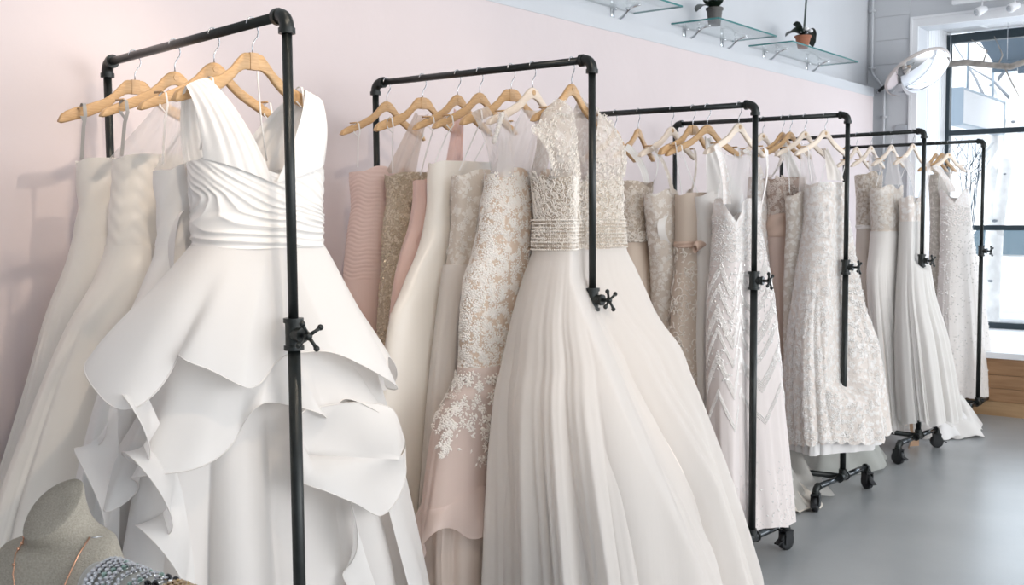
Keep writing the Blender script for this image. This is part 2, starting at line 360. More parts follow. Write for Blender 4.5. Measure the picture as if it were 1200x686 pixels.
# glass shelves on the white upper wall
for i, (y0, y1, lb) in enumerate([(4.10, 5.33, 'empty glass shelf, left of the one with the grey pot'), (5.77, 6.60, 'glass shelf carrying the dark grey plant pot'), (6.86, 8.12, 'glass shelf carrying the terracotta pot')]):
    e = empty('glass_shelf', (-3.16, (y0 + y1) / 2, 2.64), lb, 'shelf', 'glass shelves on the upper wall')
    hl = (y1 - y0) / 2
    MB().box(0.0, 0.31, -hl, hl, -0.005, 0.005).build('glass_pane', SHELFG, e, False)
    ed = MB().box(0.31, 0.3125, -hl, hl, -0.005, 0.005); ed.box(0, 0.31, -hl - 0.002, -hl, -0.005, 0.005); ed.box(0, 0.31, hl, hl + 0.002, -0.005, 0.005)
    ed.build('polished_edge', SHELFE, e, False)
    for sgn in (-1, 1):
        yb = sgn * hl * 0.62
        bm = MB().box(0, 0.006, yb - 0.016, yb + 0.016, -0.075, -0.006)
        bm.tube([(0.006, yb, -0.065), (0.03, yb, -0.078), (0.07, yb, -0.06), (0.10, yb, -0.03), (0.13, yb, -0.014), (0.18, yb, -0.007)], [0.008, 0.008, 0.007, 0.007, 0.008, 0.006], 8)
        bm.ball((0.10, yb + 0.0, -0.022), 0.012); bm.ball((0.025, yb, -0.012), 0.009)
        bm.build('bracket', CHROME, e)

# plants
LEAF = pbr('dark_leaf', (0.010, 0.022, 0.014), 0.35)
def leaf_mb(mb, base, d, ln, wd, droop):
    d = np.array(d, float); d /= np.linalg.norm(d); sd = np.cross(d, (0, 0, 1)); sd /= np.linalg.norm(sd) + 1e-9
    P = np.zeros((9, 5, 3))
    for i in range(9):
        q = i / 8; c = np.array(base) + d * ln * q + np.array((0, 0, -droop * q * q)); w = wd * (0.25 + sin(pi * min(1, q * 0.97 + 0.03)) ** 0.7) * (1 if q < 1 else 0.1)
        for j in range(5): P[i, j] = c + sd * w * (j - 2) / 2 + np.array((0, 0, 0.25 * w * abs(j - 2) / 2))
    mb.grid(P); P2 = P.copy(); P2[..., 2] -= 0.003; mb.grid(P2[:, ::-1])
def pot(name, loc, r0, r1, h, mat, label, leaves, stems):
    e = empty(name, loc, label, 'plant')
    MB().tube([(0, 0, 0), (0, 0, h * 0.86), (0, 0, h * 0.87), (0, 0, h)], [r0, r1 * 0.95, r1 * 1.06, r1 * 1.08], 24).build('pot', mat, e, True, sharp=40)
    MB().tube([(0, 0, h), (0, 0, h + 0.004)], r1 * 0.95, 20).build('soil', pbr('soil', (0.03, 0.022, 0.015), 0.9), e)
    for (d, ln, wd, dr) in leaves:
        m = MB(); leaf_mb(m, (0, 0, h), d, ln, wd, dr); m.build('leaf', LEAF, e)
    for pts in stems: MB().tube([np.array(p) + np.array((0, 0, h)) for p in pts], 0.004, 8).build('stem', pbr('stem', (0.10, 0.13, 0.12), 0.5), e)
    return e
pot('potted_orchid', (-3.0, 6.02, 2.646), 0.037, 0.05, 0.105, pbr('grey_pot', (0.10, 0.095, 0.09), 0.6), 'dark leafed plant in a grey pot on the middle glass shelf',
    [((-0.5, -0.9, 0.7), 0.16, 0.06, 0.12), ((0.3, -1, 1.0), 0.13, 0.05, 0.07), ((-0.4, 0.5, 1.2), 0.10, 0.03, 0.03)],
    [[(0.01, 0.02, 0), (0.015, 0.03, 0.15), (0.02, 0.05, 0.35)], [(0.0, 0.0, 0), (0.02, 0.03, 0.2), (0.03, 0.06, 0.4)]])
o2 = pot('potted_orchid', (-2.93, 7.24, 2.646), 0.035, 0.055, 0.085, pbr('terracotta', (0.34, 0.13, 0.07), 0.7), 'dark leafed plant in a terracotta pot on the glass shelf nearest the window',
    [((-0.9, -0.75, 1.1), 0.17, 0.075, 0.12), ((-0.8, -0.5, 1.8), 0.15, 0.07, 0.05), ((0.5, 0.6, 1.2), 0.18, 0.045, 0.17), ((0.2, 0.9, 0.8), 0.16, 0.045, 0.17), ((0.4, 0.2, 1.0), 0.10, 0.03, 0.05)],
    [[(0, 0, 0), (0.005, 0.01, 0.12), (0.02, 0.03, 0.5)], [(0.01, 0.0, 0), (0.012, 0.01, 0.12), (0.028, 0.03, 0.5)]])
fl = MB()
for i in range(6):
    a = i * 1.05; fl.ball((0.035 * cos(a) + 0.02, 0.035 * sin(a), 0.115 + 0.012 * (i % 2)), 0.018, 8, 5, (1, 1, 0.7))
fl.build('white_pebbles', PAPER, o2)

# convex security mirror on its arm
mr = empty('convex_mirror', (-2.65, 8.95, 2.625), 'round convex mirror on a black arm beside the window', 'mirror')
ax = -0.50 * np.array((-0.298, 0.944, 0.142)) + 0.866 * (0.53 * np.array(R_) - 0.85 * np.array(U_)); ax /= np.linalg.norm(ax)
ux = np.cross(ax, (0, 1, 0.2)); ux /= np.linalg.norm(ux); vx = np.cross(ax, ux)
th = np.linspace(0, 2 * pi, 48, endpoint=False)
def dome(rs, hs): return np.array([[(ux * cos(t) + vx * sin(t)) * r + ax * h for t in th] for r, h in zip(rs, hs)])
MB().grid(dome([0.265, 0.24, 0.19, 0.13, 0.06, 0.001], [0.0, 0.03, 0.062, 0.085, 0.098, 0.10]), True).build('mirror_dome', pbr('mirror_silver', (0.88, 0.88, 0.90), 0.03, 1.0), mr)
MB().grid(dome([0.262, 0.275, 0.275, 0.265, 0.001], [0.006, 0.0, -0.018, -0.024, -0.03]), True).build('rim', pbr('mirror_rim', (0.55, 0.5, 0.48), 0.35), mr)
MB().tube([(-0.40, 0.27, -0.09), (-0.20, 0.06, -0.02), (-0.05, 0.0, 0.01)], 0.014, 10).build('arm', RUBBER, mr)
MB().ball((-0.41, 0.28, -0.092), 0.022).build('wall_mount', STEEL, mr)
MB().tube([-ax * 0.03, ax * 0.0], 0.06, 16).build('back_plate', RUBBER, mr)

# things hung in the window: branch on cords, twigs in a vase
br = empty('birch_branch', (-2.30, 9.62, 2.74), 'bare birch branch hung level across the top of the shop window', 'branch')
BARK = pbr('branch_bark', (0.30, 0.27, 0.24), 0.8, 0, 0.35, 18, 0.3, 40)
MB().tube([(-0.40, 0, 0.02), (-0.15, 0, 0.022), (0.05, 0, -0.02), (0.2, 0.0, -0.045), (0.32, 0, -0.01), (0.6, 0, 0.06), (0.95, 0, 0.08), (1.4, 0, 0.03)], [0.026, 0.027, 0.024, 0.026, 0.023, 0.024, 0.021, 0.015], 12).build('bough', BARK, br)
for a, b, c_ in [((-0.02, 0, 0), (0.02, -0.03, 0.1), (-0.10, -0.05, 0.2)), ((0.1, 0, -0.03), (0.13, 0.02, 0.06), (0.06, 0.03, 0.22)), ((0.15, 0, -0.04), (0.20, 0.02, -0.16), (0.27, 0.02, -0.3))]:
    MB().tube([a, b, c_], [0.008, 0.006, 0.003], 6).build('twig', BARK, br)
for x in (-0.28, 0.17, 1.1): MB().tube([(x, 0, 0.02), (x, 0, 0.36)], 0.0025, 6).build('cord', STEEL, br)
tw = empty('twig_vase', (-2.45, 9.75, 0.47), 'bundle of dark bare twigs in a vase on the window platform', 'vase')
MB().tube([(0, 0, 0), (0, 0, 0.08), (0, 0, 0.22), (0, 0, 0.3), (0, 0, 0.33)], [0.06, 0.09, 0.08, 0.05, 0.055], 20).build('vase', PAPER, tw)
rnd = random.Random(5)
TW = pbr('dark_twig', (0.05, 0.08, 0.11), 0.7)
for i in range(9):
    a = rnd.uniform(0, 2 * pi); l = rnd.uniform(0.03, 0.15); top = np.array((cos(a) * l, sin(a) * l * 0.7, rnd.uniform(1.45, 1.66)))
    mid = top * 0.55 + np.array((rnd.uniform(-.03, .03), 0, 0.2)); m = MB().tube([(0, 0, 0.2), mid, top], [0.006, 0.004, 0.002], 6)
    for j in range(4):
        q = rnd.uniform(0.4, 0.95); p = mid * (1 - q) + top * q; m.tube([p, p + np.array((rnd.uniform(-.12, .12), rnd.uniform(-.05, .05), rnd.uniform(.08, .2)))], [0.003, 0.0015], 5)
    m.build('twig', TW, tw)

# ------------------------------------------------------------------ the street outside
struct('ground_street', MB().box(-40, 30, 10.3, 13.2, -0.2, -0.05).box(-40, 30, 13.2, 60, -0.3, -0.17), pbr('asphalt', (0.45, 0.46, 0.48), 0.9, 0, 0.05, 4))
fac = empty('street_building', (-4, 24, -0.17), 'pale building across the street with long window bands', 'building')
FW = pbr('facade_white', (0.82, 0.84, 0.86), 0.8); FB = pbr('facade_glass', (0.60, 0.68, 0.74), 0.3)
MB().box(-22, 24, 0, 6, 0, 11).build('wall', FW, fac, False)
for k in range(3):
    for j in range(9):
        f_ = MB().box(-20 + j * 4.6, -16.4 + j * 4.6, -0.08, 0.05, 1.3 + k * 3.1, 2.9 + k * 3.1).build('window', FW, fac, False)
        MB().box(-19.85 + j * 4.6, -16.55 + j * 4.6, -0.10, -0.06, 1.42 + k * 3.1, 2.78 + k * 3.1).build('pane', FB, f_, False)
for k in range(3): MB().box(-22, 24, -0.25, 0.02, 3.3 + k * 3.1, 3.55 + k * 3.1).build('ledge', pbr('facade_ledge', (0.62, 0.70, 0.76), 0.7), fac, False)
# parked car
car = empty('parked_car', (-3.9, 16.5, -0.17), 'white parked car beyond the shop window', 'car')
CARP = pbr('car_paint', (0.85, 0.87, 0.88), 0.25); CARG = pbr('car_glass', (0.05, 0.09, 0.12), 0.1)
prof = [(-2.2, 0.45, 0.75, 0.80), (-2.1, 0.30, 0.95, 0.86), (-1.4, 0.28, 1.02, 0.88), (-0.9, 0.28, 1.06, 0.88), (0, 0.28, 1.06, 0.88), (1.2, 0.28, 1.04, 0.88), (1.9, 0.3, 0.98, 0.86), (2.2, 0.45, 0.8, 0.8)]
P = np.array([[(x, -w, z0), (x, -w * 1.02, (z0 + z1) / 2), (x, -w * 0.93, z1), (x, w * 0.93, z1), (x, w * 1.02, (z0 + z1) / 2), (x, w, z0)] for x, z0, z1, w in prof])
m = MB().grid(P, True); m.f.append(tuple(range(6))); m.f.append(tuple(range(42, 48))); m.build('body', CARP, car)
P = np.array([[(x, -w, 1.0), (x, -w * 0.85, z1), (x, w * 0.85, z1), (x, w, 1.0)] for x, z1, w in [(-1.45, 1.02, 0.78), (-0.75, 1.46, 0.78), (0.2, 1.52, 0.78), (1.0, 1.46, 0.78), (1.75, 1.02, 0.78)]])
MB().grid(P).build('cabin', CARP, car)
for x0, x1 in ((-1.0, -0.2), (-0.12, 0.75)): MB().add([(x0, -0.80, 1.08), (x1, -0.80, 1.08), (x1 - 0.06, -0.70, 1.42), (x0 + 0.18, -0.70, 1.42), (x0, -0.76, 1.08), (x1, -0.76, 1.08), (x1 - 0.06, -0.66, 1.42), (x0 + 0.18, -0.66, 1.42)], [(0, 1, 2, 3), (7, 6, 5, 4), (0, 4, 5, 1), (1, 5, 6, 2), (2, 6, 7, 3), (3, 7, 4, 0)]).build('side_window', CARG, car, False)
for x in (-1.35, 1.35):
    for s in (-1, 1):
        w_ = MB().cyl((x, s * 0.74, 0.32), (x, s * 0.92, 0.32), 0.32, 20).build('wheel', RUBBER, car, True, sharp=40)
        MB().cyl((x, s * 0.91, 0.32), (x, s * 0.93, 0.32), 0.2, 14).build('hubcap', CHROME, w_, True, sharp=40)
# forked birch by the kerb
bt = empty('birch_tree', (-2.86, 12.4, -0.05), 'forked white birch tree on the pavement outside the window', 'tree')
BIRCH = pbr('birch_bark', (0.78, 0.78, 0.77), 0.8, 0, 0.16, 9, 0.3, 30)
MB().tube([(0.0, 0, 0), (0.01, 0, 0.6), (0.03, 0, 1.25), (0.02, 0, 1.6), (-0.01, 0, 2.1), (-0.03, 0, 3.2), (-0.05, 0, 5.0)], [0.115, 0.095, 0.09, 0.075, 0.065, 0.055, 0.035], 14).build('trunk', BIRCH, bt)
MB().tube([(0.04, 0, 1.3), (0.08, -0.02, 1.6), (0.14, -0.03, 2.1), (0.26, -0.03, 3.1), (0.4, -0.05, 5.0)], [0.08, 0.072, 0.07, 0.06, 0.035], 14).build('trunk', BIRCH, bt)
kn = MB()
for (x, z, s) in [(-0.0, 2.45, .8), (0.05, 1.45, 1), (0.13, 1.95, 1), (0.2, 2.5, 1), (0.02, 0.8, 1), (0.17, 2.2, .7), (-0.02, 2.9, .7)]: kn.ball((x, -0.085, z), 0.022 * s, 8, 5, (1.4, 0.6, 0.8))
kn.build('bark_scars', pbr('bark_scar', (0.16, 0.19, 0.22), 0.9), bt)
for pts in [[(-0.02, 0, 2.6), (-0.2, 0, 3.0), (-0.5, 0, 3.5)], [(0.2, 0, 2.7), (0.0, -0.1, 2.95), (-0.3, -0.1, 3.15)], [(0.25, 0, 3.0), (0.5, 0, 3.3), (0.8, 0, 3.9)], [(-0.02, 0, 2.9), (0.2, 0, 3.2), (0.3, 0, 3.7)]]:
    MB().tube(pts, [0.02, 0.014, 0.006], 8).build('branch', pbr('birch_twig', (0.20, 0.22, 0.25), 0.8), bt)
# blade sign and awning
sg = empty('hanging_sign', (-2.80, 11.5, 2.32), 'blank white box sign hung on two rods outside', 'sign')
MB().box(-0.05, 0.05, -0.80, 0.85, 0.02, 0.335).build('panel', PAPER, sg, False)
fr = MB()
for y in (-0.83, 0.85): fr.box(-0.06, 0.06, y, y + 0.03, 0.0, 0.355)
fr.box(-0.06, 0.06, -0.80, 0.85, 0.0, 0.02); fr.box(-0.06, 0.06, -0.80, 0.85, 0.335, 0.355)
fr.build('frame', pbr('sign_frame', (0.30, 0.38, 0.46), 0.4), sg, False)
for y in (-0.45, 0.55): MB().cyl((0, y, 0.35), (0, y, 1.0), 0.012, 8).build('rod', pbr('sign_frame', (0.30, 0.38, 0.46), 0.4), sg)
aw = empty('awning', (0, 10.9, 3.0), 'dark blue awning over the pavement outside', 'awning')
m = MB().add([(-2.75, -0.5, 0.45), (3, -0.5, 0.45), (3, 0.9, 0.06), (-2.75, 0.9, 0.06), (-2.75, -0.5, 0.42), (3, -0.5, 0.42), (3, 0.9, 0.03), (-2.75, 0.9, 0.03)], [(0, 1, 2, 3), (7, 6, 5, 4), (0, 4, 5, 1), (1, 5, 6, 2), (2, 6, 7, 3), (3, 7, 4, 0)])
m.build('canvas', pbr('awning_cloth', (0.07, 0.12, 0.17), 0.8), aw, False)
va = MB()
for i in range(24): va.box(-2.75 + i * 0.24, -2.75 + i * 0.24 + 0.236, 0.90, 0.91, -0.08 - 0.03 * (i % 2), 0.06)
va.build('valance', pbr('awning_cloth', (0.07, 0.12, 0.17), 0.8), aw, False)
# ------------------------------------------------------------------ garment racks of black pipe
RACKS = {1: ((-1.955, 1.71), (-2.975, 1.885), 1.975, 1.22), 2: ((-1.915, 2.965), (-2.885, 2.955), 2.005, 1.22), 3: ((-1.885, 4.16), (-2.838, 4.07), 1.95, 1.22),
         4: ((-1.95, 5.42), (-2.894, 5.33), 2.0, 1.22), 5: ((-1.937, 6.69), (-2.9, 6.82), 1.99, 1.205), 6: ((-1.934, 8.105), (-2.95, 8.14), 2.0, 1.22)}
RLAB = {1: 'black pipe garment rack nearest the camera, holding white satin gowns', 2: 'second black pipe garment rack, holding the cap-sleeve tulle gown',
        3: 'third black pipe garment rack, holding the chevron beaded gown', 4: 'fourth black pipe garment rack, holding the lace gown with scalloped hem',
        5: 'fifth black pipe garment rack, holding the full tulle gown', 6: 'farthest black pipe garment rack, right by the shop window'}
def ring_elbow(mb, c, d1, d2, R=0.03, r=0.0175):
    c = np.array(c, float); d1 = np.array(d1, float); d2 = np.array(d2, float)
    pts = [c + d1 * R * 1.35]
    for i in range(7):
        a = i / 6 * pi / 2; pts.append(c + (d1 + d2) * R - d1 * R * sin(a) - d2 * R * cos(a))
    pts.append(c + d2 * R * 1.35)
    mb.tube(pts, r, 14)
    for d in (d1, d2): mb.cyl(c + d * R * 1.05, c + d * R * 1.5, r * 1.17, 16)
def caster_meshes():
    w = MB().tube([(0, -0.013, 0), (0, -0.012, 0), (0, 0.012, 0), (0, 0.013, 0)], [0.03, 0.04, 0.04, 0.03], 20).mesh('wheel', RUBBER)
    h = MB().cyl((0, -0.016, 0), (0, 0.016, 0), 0.012, 12).mesh('hub', STEEL)
    f = MB().box(-0.024, 0.024, -0.022, -0.018, -0.012, 0.046).box(-0.024, 0.024, 0.018, 0.022, -0.012, 0.046).box(-0.026, 0.026, -0.022, 0.022, 0.044, 0.05).mesh('fork', RUBBER, False)
    b = MB().add([(0.02, -0.017, 0.012), (0.02, 0.017, 0.012), (0.062, 0.014, -0.008), (0.062, -0.014, -0.008), (0.02, -0.017, 0.018), (0.02, 0.017, 0.018), (0.062, 0.014, -0.003), (0.062, -0.014, -0.003)], [(3, 2, 1, 0), (4, 5, 6, 7), (0, 1, 5, 4), (1, 2, 6, 5), (2, 3, 7, 6), (3, 0, 4, 7)]).mesh('brake_pedal', RUBBER, False)
    s = MB().cyl((0, 0, 0.05), (0, 0, 0.075), 0.010, 10).mesh('stem', STEEL)
    return w, h, f, b, s
CW = caster_meshes()
def make_rack(k):
    (fx, fy), (bx, by), T, ZT = RACKS[k]
    rz = math.atan2(fy - by, fx - bx); Ln = math.hypot(fx - bx, fy - by)
    e = empty('garment_rack', (fx, fy, 0), RLAB[k], 'clothes rack', 'black pipe garment racks', rz)
    zb = 0.122; ru, rl = 0.0122, 0.0155
    MB().cyl((-0.03, 0, T), (-Ln + 0.03, 0, T), ru, 16).build('top_rail', PIPE, e)
    k_ = 0.095 if k in (3, 4, 5) else 0.0; dx, dy = k_ * cos(rz) + 0.995 * sin(rz), 0.995 * cos(rz) - k_ * sin(rz)
    if not k_: dx, dy = 0.0, 1.0
    for x, sg_ in ((0, -1), (-Ln, 1)):
        el = MB(); ring_elbow(el, (x, 0, T), (sg_, 0, 0), (0, 0, -1)); el.build('elbow', PIPE, e, True, sharp=50)
        MB().cyl((x, 0, T - 0.03), (x, 0, ZT), ru, 16).build('upright', PIPE, e)
        MB().cyl((x, 0, ZT), (x, 0, zb), rl, 16).build('lower_upright', PIPE, e)
        t = MB().tube([(x, 0, ZT - 0.038), (x, 0, ZT + 0.034)], 0.0205, 18)
        for z in (ZT - 0.038, ZT + 0.028): t.cyl((x, 0, z), (x, 0, z + 0.011), 0.0245, 18)
        d = 1 if x == 0 else -1
        t.tube([(x, 0, ZT), (x + d * 0.03, 0, ZT), (x + d * 0.032, 0, ZT), (x + d * 0.041, 0, ZT)], [0.019, 0.016, 0.019, 0.018], 16)
        tt = t.build('tee_fitting', PIPE, e, True, sharp=50)
        ch = MB().cyl((x + d * 0.04, 0, ZT), (x + d * 0.066, 0, ZT), 0.006, 10)
        ch.ball((x + d * 0.064, 0, ZT), 0.0105)
        for a in range(4):
            an = a * pi / 2 + 0.55; y, z = cos(an), sin(an); cx = x + d * 0.064
            ch.tube([(cx, y * 0.006, ZT + z * 0.006), (cx + d * 0.004, y * 0.022, ZT + z * 0.022), (cx + d * 0.005, y * 0.034, ZT + z * 0.034)], [0.005, 0.0042, 0.0055], 8)
            ch.ball((cx + d * 0.005, y * 0.036, ZT + z * 0.036), 0.0078, 8, 6)
        ch.build('cross_handle', PIPE, tt)
        H = 0.30
        for s in (-1, 1): MB().cyl((x + dx * s * 0.02, dy * s * 0.02, zb), (x + dx * s * (H - 0.02), dy * s * (H - 0.02), zb), rl, 16).build('base_pipe', pbr('base_pipe_sheen', (0.07, 0.078, 0.085), 0.18, 0.9), e)  # smoother than PIPE, with bluish window sheen put into a paler colour
        bt_ = MB().cyl((x - dx * 0.035, -dy * 0.035, zb), (x + dx * 0.035, dy * 0.035, zb), 0.021, 16); bt_.cyl((x, 0, zb), (x, 0, zb + 0.04), 0.021, 16); [bt_.cyl((x + dx * q, dy * q, zb), (x + dx * (q + 0.01), dy * (q + 0.01), zb), 0.0245, 16) for q in (-0.04, 0.03)]
        bt_.build('base_tee', PIPE, e, True, sharp=50)
        for s in (-1, 1):
            el = MB(); ring_elbow(el, (x + dx * s * H, dy * s * H, zb), (-dx * s, -dy * s, 0), (0, 0, -1), 0.02); el.build('elbow', PIPE, e, True, sharp=50)
            ca = bpy.data.objects.new('caster', CW[2]); COL.objects.link(ca); ca.parent = e; ca.location = (x + dx * s * H, dy * s * H, 0.04)
            ca.rotation_euler[2] = 0.4 * s + k * 1.3 + (0 if x == 0 else 2)
            for nm, me in (('wheel', CW[0]), ('hub', CW[1]), ('brake_pedal', CW[3]), ('stem', CW[4])): link(nm, me, ca)
    MB().cyl((-0.02, 0, zb), (-Ln + 0.02, 0, zb), rl, 16).build('low_rail', PIPE, e)
for k in RACKS: make_rack(k)

# ------------------------------------------------------------------ hangers
FLAT = [(0, 0, -.040), (.022, 0, -.041), (.030, -.003, -.043), (.045, -.018, -.052), (.065, -.040, -.072), (.09, -.058, -.092), (.13, -.074, -.110), (.17, -.087, -.122), (.195, -.098, -.130), (.208, -.108, -.133), (.215, -.124, -.130)]
ROUND = [(0, 0, -.038), (.012, -.002, -.040), (.025, -.009, -.046), (.038, -.021, -.056), (.055, -.038, -.070), (.08, -.057, -.087), (.12, -.077, -.106), (.16, -.094, -.122), (.195, -.110, -.134), (.208, -.119, -.138), (.215, -.133, -.136)]
PEAK = 0.072
def htop(style, s):
    q = FLAT if style == 'flat' else ROUND
    return -PEAK + float(np.interp(abs(s), [p[0] for p in q], [p[1] for p in q]))
def hanger_meshes(style, mat, inlay):
    q = FLAT if style == 'flat' else ROUND
    st = [(-x, a, b) for x, a, b in q[:0:-1]] + q
    th = np.linspace(0, 2 * pi, 12, endpoint=False); P = []
    for x, a, b in st:
        tk_ = 0.0065 + 0.0035 * (abs(x) / 0.215) ** 2; cz = (a + b) / 2 - PEAK; hz = (a - b) / 2; yb = 0.018 * (abs(x) / 0.215) ** 2
        e = 0.45
        P.append([(x, yb + tk_ * np.sign(cos(t)) * abs(cos(t)) ** e, cz + hz * np.sign(sin(t)) * abs(sin(t)) ** e) for t in th])
    P = np.array(P); m = MB().grid(P, True); n = len(st); m.f.append(tuple(range(12))[::-1]); m.f.append(tuple(range((n - 1) * 12, n * 12)))
    body = m.mesh('wooden_body', mat)
    body.set_sharp_from_angle(angle=radians(55))
    r = 0.0155
    pts = [(0, 0, -PEAK - 0.01), (0, 0, -PEAK + 0.018), (0.006, 0, -PEAK + 0.030), (0.016, 0, -0.030), (0.0195, 0, -0.018)]
    for a in np.linspace(-0.2, pi * 1.02, 11): pts.append((r * cos(a) * 1.02, 0, r * sin(a)))
    hook = MB().tube(pts, 0.0018, 8).mesh('hook', STEEL)
    if style == 'flat': ib = MB().box(-0.012, 0.012, -0.0078, 0.0078, -PEAK - 0.0405, -PEAK + 0.0008)
    else: ib = MB().tube([(0, -0.0078, -PEAK - 0.018), (0, 0.0078, -PEAK - 0.018)], 0.009, 14)
    inl = ib.mesh('centre_block', inlay, False)
    nt = MB().tube([(0, -0.012, -PEAK - 0.090), (0, 0.024, -PEAK - 0.090)], 0.003, 8)
    return body, hook, inl, nt.mesh('notch', WOOD_D)
HM = {('flat', 0): hanger_meshes('flat', WOOD, WOOD_D), ('round', 0): hanger_meshes('round', WOOD, WOOD_D), ('round', 1): hanger_meshes('round', WOOD_LIT, WOOD), ('flat', 1): hanger_meshes('flat', WOOD_LIT, WOOD)}
def frame_of(rack, d, phi):
    (fx, fy), (bx, by), T, _ = RACKS[rack]
    t = np.array((fx - bx, fy - by, 0.0)); t /= np.linalg.norm(t); s = np.array((-t[1], t[0], 0.0))
    if s[1] < 0: s = -s
    c, q = cos(radians(phi)), sin(radians(phi)); sv = s * c + t * q; tv = t * c - s * q
    O = np.array((fx, fy, T)) - t * d
    return O, sv, tv
def make_hanger(rack, d, phi, style, pale, label):
    O, sv, tv = frame_of(rack, d, phi)
    e = empty('wooden_hanger', O, label, 'hanger', 'wooden hangers on the racks', math.atan2(sv[1], sv[0]))
    for nm, me in zip(('wooden_body', 'hook', 'centre_block', 'notch'), HM[(style, pale)]):
        if nm == 'notch':
            for sd in (-1, 1): link(nm, me, e, (sd * 0.165, 0, 0))
        else: link(nm, me, e)

